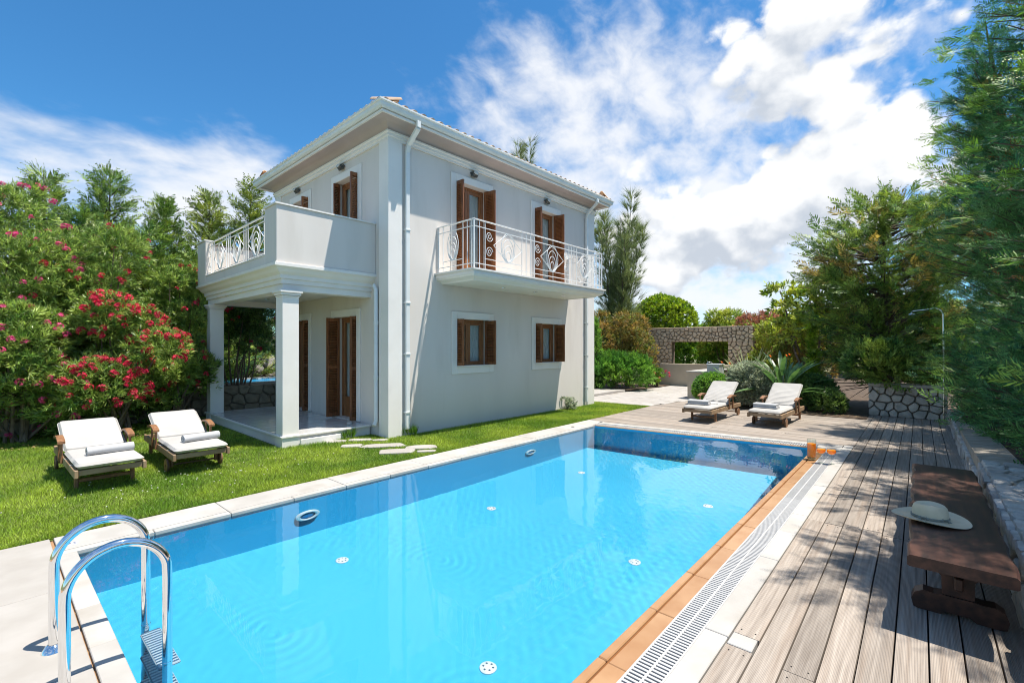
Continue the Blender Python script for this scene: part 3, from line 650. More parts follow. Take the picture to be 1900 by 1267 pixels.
def opening(name, place, flip, h, door, sh=(95, 95), curtain='full', sw_=.40, labels=None):
    a0, a1, z0, z1 = h; D = .15
    b = H(); t = .145                               # surround
    zb = z0 if door else z0 - t
    obox_on(b, place, a0 - t, a0, -.022, .0, zb, z1 + t); obox_on(b, place, a1, a1 + t, -.022, .0, zb, z1 + t); obox_on(b, place, a0, a1, -.022, .0, z1, z1 + t)
    if not door: obox_on(b, place, a0, a1, -.022, .0, z0 - t, z0)
    w = b.build(name, M['white_trim'], villa)
    def sub(nm, bb, m, **k): o = bb.build(nm, m, w, **k); return o
    if not door: sub('sill', obox_on(H(), place, a0 - .02, a1 + .02, -.05, D, z0, z0 + .025), M['white_trim'])
    zf = z0 + (.025 if not door else .0)
    b = H(); f = .05
    obox_on(b, place, a0, a0 + f, D, D + .07, zf, z1); obox_on(b, place, a1 - f, a1, D, D + .07, zf, z1); obox_on(b, place, a0 + f, a1 - f, D, D + .07, z1 - f, z1)
    sub('frame', b, M['frame_wood'])
    am = (a0 + a1) / 2; bot = .42 if door and z0 < 1 else (.30 if door else .075)
    for (x0, x1) in ((a0 + f, am - .002), (am + .002, a1 - f)):
        b = H(); s = .062
        obox_on(b, place, x0, x0 + s, D + .01, D + .055, zf, z1 - f); obox_on(b, place, x1 - s, x1, D + .01, D + .055, zf, z1 - f)
        obox_on(b, place, x0 + s, x1 - s, D + .01, D + .055, z1 - f - s, z1 - f); obox_on(b, place, x0 + s, x1 - s, D + .01, D + .055, zf, zf + (.08 if not door else bot), .004)
        if door: obox_on(b, place, x0 + s + .03, x1 - s - .03, D + .0, D + .012, zf + .09, zf + bot - .07, .006)
        sub('casement', b, M['frame_wood'])
        sub('pane', obox_on(H(), place, x0 + s, x1 - s, D + .03, D + .034, zf + (.08 if not door else bot), z1 - f - s, 0), M['pane'])
    # curtain: pleated sheet behind the glass
    if curtain:
        vs = []; nn = 60; rows = 6
        for j in range(rows + 1):
            for i in range(nn + 1):
                tt = i / nn; zz = zf + .03 + (z1 - zf - .08) * j / rows
                if curtain == 'tied': k = 1 - .62 * math.exp(-((j / rows - .3) / .3) ** 2); aa = (a0 + .04 + (am - a0 - .05) * 2 * tt * k) if tt < .5 else (a1 - .04 - (a1 - am - .05) * 2 * (1 - tt) * k)
                else: aa = a0 + .03 + (a1 - a0 - .06) * tt
                vs.append(place(aa, D + .085 + .016 * math.sin(tt * 52) + .006 * math.sin(tt * 131 + j), zz))
        fs = [(j * (nn + 1) + i, j * (nn + 1) + i + 1, (j + 1) * (nn + 1) + i + 1, (j + 1) * (nn + 1) + i) for j in range(rows) for i in range(nn) if not (curtain == 'tied' and i == nn // 2)]
        sub('curtain', H().add(vs, fs), M['curtain'], smooth=True)
    # shutters stand open, hinged at the reveals
    hh = z1 - zf - .02
    for side, ang in zip((0, 1), sh):
        sm = shutter_mesh(sw_[side], hh).mesh('shutter', M['shutter'])
        p = Vector(place(a0 + .022 if side == 0 else a1 - .022, .085, zf + .008)) - Vector(HC)
        o = link('shutter', sm, w); 
        if not flip: rz = -R(ang) if side == 0 else R(180 + ang)          # facade along x, outside is -y
        else: rz = R(90 + ang) if side == 0 else R(-90 - ang)             # facade along y, outside is -x
        o.location = p; o.rotation_euler = (0, 0, rz)
    return w
opening('window', RF, False, holes_R[0], False, (88, 97), 'full', (.27, .30)); opening('window', RF, False, holes_R[1], False, (88, 97), 'tied', (.27, .30))
opening('balcony_door', RF, False, holes_R[2], True, (90, 96), 'full', (.30, .31)); opening('balcony_door', RF, False, holes_R[3], True, (90, 96), 'tied', (.30, .31))
opening('porch_door', LF, True, holes_L[0], True, (88, 93), 'tied', (.22, .28)); opening('porch_door', LF, True, holes_L[1], True, (88, 93), 'full', (.22, .15))
opening('terrace_door', LF, True, holes_L[2], True, (88, 85), 'tied', (.24, .14)); opening('terrace_door', LF, True, holes_L[3], True, (88, 85), 'full', (.24, .14))
# corner pilasters, string band, cove and gutter
def corners(off=0, l=V1, r=U1): return [(U0, l, -1, 1), (U0, V0, -1, -1), (r, V0, 1, -1), (r, l, 1, 1)]
for (a0, a1, b0, b1) in ((U0 - .03, U0 + .27, V0 - .03, V0 + .28), (U1 - .32, U1 + .03, V0 - .03, V0 + .3), (U0 - .03, U0 + .3, V1 - .3, V1 + .03)):
    H().box(a0, b0, -.05, a1, b1, 5.41, .006).build('pilaster', M['white_trim'], villa)
H().sweep([(.0, 5.40), (.035, 5.40), (.035, 5.44), (.055, 5.455), (.055, 5.50), (.075, 5.515), (.075, 5.54), (.0, 5.545)], corners(), True).build('string_band', M['white_trim'], villa)
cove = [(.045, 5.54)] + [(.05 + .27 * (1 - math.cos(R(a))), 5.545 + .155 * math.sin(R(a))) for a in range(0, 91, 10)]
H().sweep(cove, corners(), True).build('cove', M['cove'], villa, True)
H().sweep([(.30, 5.69), (.325, 5.66), (.36, 5.66), (.36, 5.70), (.345, 5.71), (.36, 5.74), (.30, 5.745)], corners(), True).build('fascia', M['white_trim'], villa)
H().sweep([(.355, 5.715), (.385, 5.715), (.405, 5.735), (.42, 5.76), (.42, 5.80), (.445, 5.815), (.445, 5.84), (.425, 5.84), (.405, 5.81), (.405, 5.765), (.39, 5.745), (.355, 5.735)], corners(), True).build('gutter', M['gutter'], villa, True)
# roof: four low hips with barrel tiles
E_ = .40; ex0, ex1, ey0, ey1 = U0 - E_, U1 + E_, V0 - E_, V1 + E_; run = (ey1 - ey0) / 2; sl = .36; zr = 5.832 + run * sl
roof = H().add([(ex0, ey0, 5.832), (ex1, ey0, 5.832), (ex1, ey1, 5.832), (ex0, ey1, 5.832), (ex0 + run, ey0 + run, zr), (ex1 - run, ey0 + run, zr)], [(0, 1, 5, 4), (2, 3, 4, 5), (1, 2, 5), (3, 0, 4), (3, 2, 1, 0)]).build('roof', M['roof_tile'], villa)
def barrel(L, r0, r1, n=7):
    vs = []; 
    for yy, r in ((0, r0), (L, r1)):
        for rr in (r, r - .014): vs += [(rr * math.cos(math.pi * i / n), yy, rr * math.sin(math.pi * i / n)) for i in range(n + 1)]
    m_ = n + 1; fs = []
    for i in range(n): fs += [(i, i + 1, 2 * m_ + i + 1, 2 * m_ + i), (m_ + i, 3 * m_ + i, 3 * m_ + i + 1, m_ + i + 1), (i, m_ + i, m_ + i + 1, i + 1), (2 * m_ + i, 2 * m_ + i + 1, 3 * m_ + i + 1, 3 * m_ + i)]
    return MB().add(vs, fs)
tile = barrel(.46, .072, .058).mesh('tile', M['roof_tile'], True); ang = math.atan(sl)
rest = H(); nb_ = 0
def tile_run(p0, p1, inward, rz, first):
    global nb_
    p0, p1 = Vector(p0), Vector(p1); L = (p1 - p0).length; n = int(L / .195); d = (p1 - p0) / L; inw = Vector(inward)
    for i in range(n):
        s_ = (i + .5) * L / n; base = p0 + d * s_ + inw * .02; lim = min(s_, L - s_)
        for c in range(14):
            if c * .42 > lim - .1 and c > 0: break
            q = base + inw * (c * .42 * math.cos(ang)) + Vector((0, 0, .012 + (c * .42 - .05) * math.sin(ang)))
            if c == 0 and first: o = link('tile', tile, roof, q - Vector(HC), (ang + R(2), 0, rz + R(random.uniform(-2, 2)))); 
            else:
                Mx = Matrix.Translation(q) @ Matrix.Rotation(rz, 4, 'Z') @ Matrix.Rotation(ang + R(3), 4, 'X'); rest.add([Mx @ v.co for v in tile.vertices], [tuple(p.vertices) for p in tile.polygons])
tile_run((ex0, ey0, 5.832), (ex1, ey0, 5.832), (0, 1, 0), 0, True)
tile_run((ex0, ey1, 5.832), (ex0, ey0, 5.832), (1, 0, 0), R(-90), True)
tile_run((ex1, ey1, 5.832), (ex0, ey1, 5.832), (0, -1, 0), R(180), False); tile_run((ex1, ey0, 5.832), (ex1, ey1, 5.832), (-1, 0, 0), R(90), False)
rest.build('tile_courses', M['roof_tile'], roof, True, kind='stuff')
hipt = barrel(.42, .09, .078).mesh('hip_tile', M['roof_tile'], True)
for (p, q) in (((ex0, ey0), (1, 1)), ((ex1, ey0), (-1, 1)), ((ex0, ey1), (1, -1)), ((ex1, ey1), (-1, -1))):
    for i in range(10):
        t_ = .42 + i * .30; z = 5.845 + t_ * sl; o = link('hip_tile', hipt, roof, Vector((p[0] + q[0] * t_, p[1] + q[1] * t_, z)) - Vector(HC), (math.atan(sl / 1.414) + R(2), 0, math.atan2(q[1], q[0]) - R(90)))
# downpipes
def pipe(name, pts, w, d, brackets=()):
    b = H()
    for p, q in zip(pts, pts[1:]): b.bar(p, q, w, d, .006, up=(0, 1, 0.001))
    o = b.build(name, M['gutter'], villa)
    for z in brackets: H().box(pts[-1][0] - w / 2 - .012, pts[-1][1] - d / 2 - .012, z, pts[-1][0] + w / 2 + .012, V0, z + .03, .003).build('bracket', M['gutter'], o)
    return o
px_ = U0 + .36
pipe('downpipe', [(px_, V0 - .40, 5.72), (px_, V0 - .40, 5.60), (px_, V0 - .10, 5.38), (px_, V0 - .055, 5.25), (px_, V0 - .055, .12)], .085, .06, (.42, 1.5, 2.45, 3.8))
px2 = U1 - .40
pipe('downpipe', [(px2, V0 - .40, 5.72), (px2, V0 - .40, 5.62), (px2, V0 - .10, 5.38), (px2, V0 - .055, 5.25), (px2, V0 - .055, .10)], .075, .06, (.5, 1.4, 2.3, 3.6))
H().tube([(U0 - .07, V0 + .36, 2.72), (U0 - .085, V0 + .36, 2.78), (U0 - .06, V0 + .33, 2.70), (U0 - .06, V0 + .33, .28), (U0 - .12, V0 + .30, .20)], .04, 12).tube([(U0 - .06, V0 + .33, 2.05), (U0 - .06, V0 + .33, 2.12)], .048, 12).tube([(U0 - .06, V0 + .33, 1.05), (U0 - .06, V0 + .33, 1.12)], .048, 12).build('porch_downpipe', M['gutter'], villa, True)
# wall lamps
lampm = MB().lathe([(.001, .0), (.075, .0), (.075, .03), (.055, .055), (.001, .06)], 18, Matrix.Rotation(R(90), 4, 'X') @ Matrix.Scale(1.0, 4) ).mesh('wall_lamp', M['lamp_metal'], True)
def lamp(place, a, z, rz):
    base = MB().obox(Matrix.Translation((0, -.02, 0)), .09, .02, .05, .012).lathe([(.085, 0), (.09, .02), (.075, .045), (.04, .055), (.001, .056)], 20, Matrix.Translation((0, -.04, 0)) @ Matrix.Rotation(R(90), 4, 'X') @ Matrix.Diagonal((1, .62, 1, 1)))
    o = base.build('wall_lamp', M['lamp_metal'], villa, True, loc=Vector(place(a, -.02, z)) - Vector(HC), rot=(R(-18), 0, rz))
    MB().lathe([(.068, .05), (.06, .066), (.03, .075), (.001, .077)], 18, Matrix.Translation((0, -.045, -.008)) @ Matrix.Rotation(R(90), 4, 'X') @ Matrix.Diagonal((1, .55, 1, 1)), False).build('diffuser', M['lamp_glass'], o, True)
lamp(RF, 6.74, 5.30, 0); lamp(RF, 9.25, 5.30, 0); lamp(LF, 8.98, 5.30, R(-90)); lamp(LF, 11.1, 5.30, R(-90))
# ---------------------------------------------------------------- balcony on the pool side
b0, b1, bf_ = 5.74, 10.22, 6.20
bal = H().box(b0, bf_, 2.985, b1, V0 - .001, 3.085, .006).build('balcony', M['white_trim'], villa)
def path3(off=0): return [(b0 + off, V0 - .001, -1, 0), (b0 + off, bf_ + off, -1, -1), (b1 - off, bf_ + off, 1, -1), (b1 - off, V0 - .001, 1, 0)]
H().sweep([(-.002, 3.06), (.035, 3.06), (.035, 3.09), (.0, 3.098), (-.03, 3.098)], path3()).build('edge_moulding', M['white_trim'], bal)
H().sweep([(-.01, 2.99), (-.03, 2.955), (-.14, 2.915), (-.16, 2.89), (-.19, 2.89), (-.19, 2.98)], path3()).build('under_moulding', M['white_trim'], bal)
H().box(b0 + .18, bf_ + .18, 2.90, b1 - .18, V0 - .002, 2.986).build('soffit', M['white_trim'], bal)
spotm = MB().lathe([(.045, .0), (.06, .0), (.06, -.008), (.045, -.012), (.040, -.004)], 18, None, True, False).mesh('spotlight', M['chrome'], True)
for uu in (7.1, 8.15, 9.2): link('spotlight', spotm, bal, Vector((uu, 6.75, 2.899)) - Vector(HC))
ry = bf_ + .05; rx0, rx1 = b0 + .05, b1 - .05; zt, z2, z3, z4 = 3.995, 3.87, 3.30, 3.19
def rl(nm, bb): return bb.build(nm, M['railing'], bal, True)
rl('handrail', H().bar((rx0 - .02, ry, zt), (rx1 + .02, ry, zt), .036, .018, .003)); rl('handrail', H().bar((rx0, ry + .02, zt), (rx0, V0, zt), .036, .018, .003)); rl('handrail', H().bar((rx1, ry + .02, zt), (rx1, V0, zt), .036, .018, .003))
for z in (z2, z4): 
    rl('rail', H().bar((rx0, ry, z), (rx1, ry, z), .014, .014)); rl('rail', H().bar((rx0, ry, z), (rx0, V0, z), .014, .014)); rl('rail', H().bar((rx1, ry, z), (rx1, V0, z), .014, .014))
for (x, y) in ((rx0, ry), (rx1, ry), (rx0, V0 - .03), (rx1, V0 - .03)): rl('post', H().bar((x, y, 3.085), (x, y, zt), .026, .026))
def barv(P): rl('bar', H().bar(P(0, 3.085) if False else P(3.085), P(zt), .012, .012))
def panel(P0, P1, kind):                              # P0..P1 along the railing
    P0, P1 = Vector(P0), Vector(P1); d = (P1 - P0); L = d.length; d /= L
    at = lambda s, z: P0 + d * s + Vector((0, 0, z))
    if kind == 'bars':
        n = max(1, round(L / .115))
        for i in range(n + 1): rl('bar', H().bar(at(L * i / n, 3.085), at(L * i / n, zt), .012, .012))
    elif kind == 'scroll':
        c = L / 2
        for sg in (1, -1):
            b = H()
            mid = (z2 + z3) / 2; ctr = mid + sg * .15; pts = []
            for k in range(34):
                a = k / 33 * 3.6 * math.pi; r = .02 + .085 * (k / 33) ** 1.2
                pts.append(at(c + r * math.cos(a + math.pi * .35) * .9, ctr + sg * r * math.sin(a + math.pi * .35)))
            b.tube(pts, .0065, 6); rl('scroll', b)
        rl('rail', H().bar(at(0, z3), at(L, z3), .012, .012))
    else:
        c = L / 2; zc = (z2 + z3) / 2; rh = (z2 - z3) / 2; rw_ = min(.20, L * .27)
        for k, f in enumerate((1, .78, .56, .34)):
            b = H(); pts = [at(c + rw_ * f * math.cos(t * math.pi / 16), z3 + .008 * k + rh * f * (1 + math.sin(t * math.pi / 16))) for t in range(32)]
            b.tube(pts, .0075, 6, closed=True); rl('oval', b)
        if kind == 'oval':
            b = H()
            for s0, zz in ((0, zc), (L, zc)):
                for z_ in (z2 - .01, z3 + .01): b.tube([at(s0, zz), at((s0 + c * 1.15) / 2 if s0 == 0 else (s0 + c * .85) / 2, (zz + z_) / 2 + (z_ - zz) * .12), at(c, z_)], .0065, 6)
            rl('diamond', b)
        rl('rail', H().bar(at(0, z3), at(L, z3), .012, .012))
lay = [('bars', .30), ('scroll', .24), ('oval', .86), ('bars', .42), ('scroll', .22), ('oval', .86), ('scroll', .22), ('bars', .32), ('oval', .72), ('scroll', .2), ('bars', .24)]
tot = sum(q[1] for q in lay); s_ = rx0
for kd, w_ in lay:
    w_ *= (rx1 - rx0) / tot; panel((s_, ry, 0), (s_ + w_, ry, 0), kd); s_ += w_
for rx in (rx0, rx1):
    panel((rx, ry + .06, 0), (rx, ry + .30, 0), 'bars'); panel((rx, ry + .30, 0), (rx, V0 - .18, 0), 'ring'); panel((rx, V0 - .18, 0), (rx, V0 - .05, 0), 'bars')
# ---------------------------------------------------------------- porch with roof terrace
QU, QV0, QV1 = 2.91, 7.75, 12.22
porch = H().box(QU + .16, QV0 + .16, 2.70, U0 - .002, QV1 - .16, 2.99).build('porch_roof', M['white_trim'], villa)
pp = [(U0 - .001, QV0, 0, -1), (QU, QV0, -1, -1), (QU, QV1, -1, 1), (U0 - .001, QV1, 0, 1)]
H().sweep([(-.16, 2.69), (-.13, 2.69), (-.13, 2.76), (-.10, 2.77), (-.10, 2.83), (-.05, 2.87), (-.02, 2.92), (.03, 2.95), (.03, 3.0), (.0, 3.012), (-.15, 3.012)], pp).build('entablature', M['white_trim'], porch)
H().sweep([(-.16, 2.70), (-.16, 2.58), (-.40, 2.58), (-.40, 2.70)], pp).build('beam', M['white_trim'], porch)
for (uu, vv) in ((3.9, 8.8), (3.9, 10.9)): link('spotlight', spotm, porch, Vector((uu, vv, 2.699)) - Vector(HC))
H().box(QU, QV0, 3.012, U0 - .002, QV0 + .14, 3.93, .005).box(QU, QV0 + .14, 3.012, QU + .14, 8.24, 3.93, .005).box(QU, 8.24, 3.012, QU + .14, 11.62, 3.16, .004).box(QU, 11.62, 3.012, QU + .14, QV1 - .14, 3.93, .005).box(QU, QV1 - .14, 3.012, U0 - .002, QV1, 3.93, .005).build('parapet', M['plaster'], porch)
H().sweep([(-.17, 3.93), (.022, 3.93), (.022, 3.955), (-.17, 3.955)], [(U0 - .003, QV0, 0, -1), (QU, QV0, -1, -1), (QU, 8.25, -1, 0)]).build('capping', M['white_trim'], porch)
H().sweep([(-.17, 3.93), (.022, 3.93), (.022, 3.955), (-.17, 3.955)], [(QU, 11.61, -1, 0), (QU, QV1, -1, 1), (U0 - .003, QV1, 0, 1)]).build('capping', M['white_trim'], porch)
H().box(QU - .01, 8.242, 3.16, QU + .155, 11.618, 3.18, .003).build('sill', M['white_trim'], porch)
tr = H().box(QU + .055, 8.24, 3.865, QU + .085, 11.62, 3.885, .003).build('terrace_railing', M['railing'], porch)
bal, z2s = porch, (z2, z3, z4, zt)
z2, z3, z4, zt = 3.79, 3.24, 3.21, 3.87
for z in (z2, z4): rl('rail', H().bar((QU + .07, 8.24, z), (QU + .07, 11.62, z), .012, .012))
yy = 8.24
for kd, w_ in (('bars', .22), ('oval', .78), ('bars', .22), ('oval', .78), ('bars', .22), ('oval', .78), ('bars', .22), ('scroll', .16)):
    def _bar3(): pass
    panel((QU + .07, yy, .08 if False else 0), (QU + .07, yy + w_, 0), kd); yy += w_
def column(u, v, w=.265):
    c = H().box(u, v, .16, u + w, v + w, 2.58, .004).build('column', M['white_trim'], porch)
    H().box(u - .012, v - .012, -.05, u + w + .012, v + w + .012, .175, .004).build('plinth', M['white_trim'], c)
    cap = H()
    for z, zz, o in ((2.47, 2.49, .012), (2.50, 2.54, .028), (2.54, 2.582, .048)): cap.box(u - o, v - o, z, u + w + o, v + w + o, zz, .004)
    cap.build('capital', M['white_trim'], c)
column(3.05, 7.87); column(3.05, 11.82)
flr = H().box(3.06, 7.90, -.05, U0 - .035, QV1 - .1, .165).build('porch_floor', M['white_trim'], villa)
for i in range(4):
    for j in range(11):
        u_ = 3.065 + i * .4; v_ = 7.91 + j * .388
        H().box(u_ + .002, v_ + .002, .165, min(u_ + .398, U0 - .036), min(v_ + .386, 12.1), .176 + random.uniform(-.0006, .0006), .0015).build('floor_tile', M['porch_tile'], flr)
H().box(3.02, 7.84, .155, 3.06, 12.15, .185, .004).box(3.06, 7.84, .155, U0 - .04, 7.905, .185, .004).build('floor_edge', M['white_trim'], flr)
H().box(3.32, 7.80, -.05, 4.02, 7.84, .105, .004).build('step', M['white_trim'], flr)

# ================================================================== THINGS BY THE POOL
def hump(x, y, s): return math.sin(x * 5.1 + s) * math.cos(y * 4.3 + s * 1.7) * .5 + math.sin(x * 11.7 + y * 9.1 + s * 2.3) * .3 + math.sin(x * 23 - y * 19 + s) * .2
def cushion(L, W, T, seed, wr=.004, folds=0.0, nx=40, ny=24, rc=.05):
    vs = []; fs = []
    for side in (1, 0):
        for i in range(nx + 1):
            for j in range(ny + 1):
                x, y = i / nx * 2 - 1, j / ny * 2 - 1
                ex = max(0, abs(x) * L / 2 - (L / 2 - rc)) / rc; ey = max(0, abs(y) * W / 2 - (W / 2 - rc)) / rc
                k = min(1, math.hypot(ex, ey)); px, py = x * L / 2, y * W / 2
                if ex and ey:                        # round corners
                    s = max(ex, ey) / math.hypot(ex, ey); px = math.copysign(L / 2 - rc + ex * rc * s, x); py = math.copysign(W / 2 - rc + ey * rc * s, y); k = max(ex, ey)
                e = math.sqrt(max(0, 1 - k ** 2.6))
                z = T / 2 + (T / 2) * e * (1 if side else -1)
                if side: z += (wr * hump(px, py, seed) + folds * max(0, math.sin((px * .9 + py * .8) * 34 + 2 * math.sin(py * 9 + seed)) ) * max(0, (.25 - px)) * .9) * e
                vs.append((px + L / 2, py, z))
    n = (nx + 1) * (ny + 1)
    for i in range(nx):
        for j in range(ny):
            a = i * (ny + 1) + j; fs += [(a, a + ny + 1, a + ny + 2, a + 1), (n + a, n + a + 1, n + a + ny + 2, n + a + ny + 1)]
    rim = [i * (ny + 1) for i in range(nx + 1)] + [nx * (ny + 1) + j for j in range(1, ny + 1)] + [i * (ny + 1) + ny for i in range(nx - 1, -1, -1)] + [j for j in range(ny - 1, 0, -1)]
    for a, c in zip(rim, rim[1:] + rim[:1]): fs.append((a, c, n + c, n + a))
    return MB().add(vs, fs)
def lounger(loc, rz, label, wheels_at_foot, ang, hinge, blen, seed, folds):
    o = empty('sun_lounger', loc, rz, label=label, cat='sun lounger', group='white cushioned teak sun loungers')
    W = .60; t = M['teak_grey']; tk = M['teak']
    for s in (-1, 1): MB().box(.0, s * (W / 2) - .018, .205, 2.0, s * (W / 2) + .018, .295, .006).build('side_rail', t, o)
    for x in (.02, 1.0, 1.96): MB().box(x, -W / 2 + .019, .225, x + .035, W / 2 - .019, .285, .004).build('cross_rail', t, o)
    for k in range(12): MB().box(.10 + k * .088, -W / 2 + .02, .286, .165 + k * .088, W / 2 - .02, .298, .002).build('slat', t, o)
    fx, bx_ = .42, 1.84
    lx, wx = (bx_, fx) if wheels_at_foot else (fx, bx_)
    for s in (-1, 1):
        MB().box(lx - .028, s * (W / 2 - .045) - .02, 0, lx + .028, s * (W / 2 - .045) + .02, .21, .005).build('leg', tk, o)
        MB().box(wx - .025, s * (W / 2 - .045) - .018, .06, wx + .025, s * (W / 2 - .045) + .018, .21, .004).build('wheel_strut', tk, o)
        Mx = Matrix.Translation((wx, s * (W / 2 + .005), .088)) @ Matrix.Rotation(R(90), 4, 'X')
        wh = MB().lathe([(.001, -.016), (.084, -.016), (.088, -.012), (.088, .012), (.084, .016), (.001, .016)], 26, Mx).build('wheel', tk, o, True)
        MB().lathe([(.0885, -.009), (.0905, -.006), (.0905, .006), (.0885, .009)], 26, Mx, False, False).build('tyre', M['tyre'], wh, True)
        MB().lathe([(.001, -.021), (.018, -.021), (.018, .021), (.001, .021)], 14, Mx).build('hub', M['tyre'], wh, True)
        # arm rest on two posts
        a0, a1, az = hinge - .14, hinge + .30, .50
        pts = [(a0 + (a1 - a0) * k / 8, az + .035 * math.sin(k / 8 * math.pi) - .02 * (1 - k / 8)) for k in range(9)]
        poly = [(x, z + .014) for x, z in pts] + [(x, z - .014) for x, z in reversed(pts)]
        Ma = Matrix.Translation((0, s * (W / 2 + .035) + .035, 0)) @ Matrix.Rotation(R(90), 4, 'X')
        arm = MB().prism(poly, Ma, .07).build('arm_rest', tk, o)
        for x in (a0 + .07, a1 - .12): MB().box(x - .018, s * (W / 2 + .03) - .012, .215, x + .018, s * (W / 2 + .03) + .012, .497, .003).build('arm_post', tk, arm)
    MB().box(lx - .018, -W / 2 + .06, .075, lx + .018, W / 2 - .06, .115, .004).build('stretcher', tk, o)
    MB().tube([(wx, -W / 2 - .02, .088), (wx, W / 2 + .02, .088)], .011, 10).build('axle', M['tyre'], o)
    Mb = Matrix.Translation((hinge, 0, .30)) @ Matrix.Rotation(-R(ang), 4, 'Y')
    bk = MB()
    for s in (-1, 1): bk.obox(Mb @ Matrix.Translation((blen / 2, s * (W / 2 - .06), -.02)), blen / 2, .018, .018, .004)
    for k in range(8): bk.obox(Mb @ Matrix.Translation((.05 + k * (blen - .1) / 7, 0, -.006)), .03, W / 2 - .04, .006)
    bk.build('back_frame', t, o)
    MB().bar((hinge + .55 * blen * math.cos(R(ang)), 0, .30 + .5 * blen * math.sin(R(ang))), (hinge + .55 * blen * math.cos(R(ang)) + .12, 0, .23), .03, .02).build('prop', t, o)
    sm = cushion(hinge + .03, W + .005, .062, seed, .004, 0).mesh('seat_cushion', M['canvas'], True); link('seat_cushion', sm, o, (-.01, 0, .300))
    bm_ = cushion(blen + .03, W + .01, .075, seed + 3, .006, folds).mesh('back_cushion', M['canvas'], True)
    c = link('back_cushion', bm_, o); c.location = (hinge - .005, 0, .305); c.rotation_euler = (0, -R(ang), 0)
    def piping(L, T):
        rc = .05; pts = []
        for (cx, cy, a0) in ((L - rc, W / 2 - rc, 0), (rc, W / 2 - rc, 90), (rc, -W / 2 + rc, 180), (L - rc, -W / 2 + rc, 270)): pts += [(cx + (rc + .003) * math.cos(R(a0 + k * 22.5)), cy + (rc + .004) * math.sin(R(a0 + k * 22.5)), T * .55) for k in range(5)]
        return MB().tube(pts, .0045, 6, closed=True)
    piping(blen + .03, .075).build('piping', M['canvas'], c, True)
    for k, f in enumerate((.3, .75)):
        for s in (-1, 1): MB().box(f * hinge, s * (W / 2 + .0) - .022, .296, f * hinge + .02, s * (W / 2) + .022, .302).build('tie_strap', M['canvas'], o)
    return o
lounger((.965, 6.93, 0), R(90.5), 'teak lounger on the lawn nearest the ladder with legs at its foot and rolled towel', False, 22, 1.06, .74, 1, .0)
lounger((1.88, 7.02, 0), R(88), 'teak lounger on the lawn beside the porch with wheels at its foot', True, 22, 1.06, .74, 5, .0)
lounger((10.15, 3.62, 0), R(-1), 'teak lounger on the deck in full sun standing next to the counter', False, 31, 1.18, .84, 9, .05)
lounger((10.42, 2.37, 0), R(-2), 'teak lounger on the deck with tree shade across its headrest', True, 31, 1.22, .84, 13, .055)
def rolled(loc, rz, label):
    prof = []; b = MB(); L = .44; n = 22
    vs = []; seg = 26
    for i in range(n + 1):
        x = -L / 2 + L * i / n; e = min(1, (min(i, n - i) + .6) / 1.6)
        for k in range(seg):
            a = k * 2 * math.pi / seg; r = .056 * (.93 + .07 * e) + .002 * math.sin(a * 3 + x * 9); z = r * math.sin(a) * .92
            vs.append((x, r * math.cos(a) * 1.08, max(z, -.045) + .046))
    fs = [(i * seg + k, i * seg + (k + 1) % seg, (i + 1) * seg + (k + 1) % seg, (i + 1) * seg + k) for i in range(n) for k in range(seg)] + [tuple(range(seg))[::-1], tuple(n * seg + k for k in range(seg))]
    b.add(vs, fs)
    o = b.build('rolled_towel', M['towel'], None, True, loc=loc, rot=(0, 0, rz), label=label, cat='towel', group='rolled white towels')
    sp = MB()
    for sx in (-1, 1): sp.tube([(sx * (L / 2 + .001), (.006 + .0028 * k) * math.cos(k * .45), .046 + (.006 + .0028 * k) * math.sin(k * .45) * .9) for k in range(17)], .0022, 5)
    sp.build('roll_end', M['felt_band'], o, True)
rolled((1.02, 7.42, .363), R(3), 'rolled white towel lying on the lawn lounger nearest the ladder')
rolled((1.98, 7.46, .363), R(8), 'rolled white towel lying on the lawn lounger beside the porch')
def folded(loc, rz, label):
    o = empty('folded_towel', loc, rz, label=label, cat='towel', group='folded white towels')
    for k in range(2):
        n = 14; prof = []; h = .048; L = .21 - .008 * k
        for i in range(9): a = R(90 + i * 22.5); prof.append((h / 2 * math.cos(a) - L / 2 + h / 2, h / 2 * math.sin(a) + h / 2))
        prof = [(L / 2, h), ] + prof + [(L / 2, 0), (L / 2 - .002, h * .33), (L / 2 + .004, h * .36), (L / 2 + .004, h * .64), (L / 2 - .002, h * .67)]
        Mx = Matrix.Translation((0, .225, k * (h + .001))) @ Matrix.Rotation(R(90), 4, 'X')
        MB().prism(prof, Mx, .45 - .012 * k).build('towel_fold', M['towel'], o, True)
folded((10.55, 3.70, .365), R(4), 'folded white towel on the sunlit deck lounger beside the counter')
folded((10.84, 2.42, .365), R(-3), 'folded white towel on the deck lounger with the shaded headrest')
mg = MB().box(-.10, -.075, 0, .10, .075, .012, .003).build('magazine', mat('magazine_paper', (.62, .60, .50), (.72, .70, .62), 12, .5), None, loc=(10.93, 3.50, .366), rot=(0, 0, R(20)), label='thin pale booklet on the sunlit deck lounger', cat='magazine')
sg = empty('sunglasses', (10.83, 3.63, .368), R(70), label='dark sunglasses beside the folded towel on the sunlit deck lounger', cat='sunglasses')
blk = mat('black_plastic', (.012, .012, .014), None, rough=.15)
for s in (-1, 1):
    MB().lathe([(.001, 0), (.028, .001), (.03, .004), (.001, .006)], 16, Matrix.Translation((0, s * .036, .026)) @ Matrix.Rotation(R(80), 4, 'Y') @ Matrix.Diagonal((.8, 1, 1, 1))).build('lens', blk, sg, True)
    MB().bar((0, s * .066, .034), (.13, s * .06, .012), .004, .006).build('temple', blk, sg)
MB().bar((0, -.012, .034), (0, .012, .034), .004).build('bridge', blk, sg)
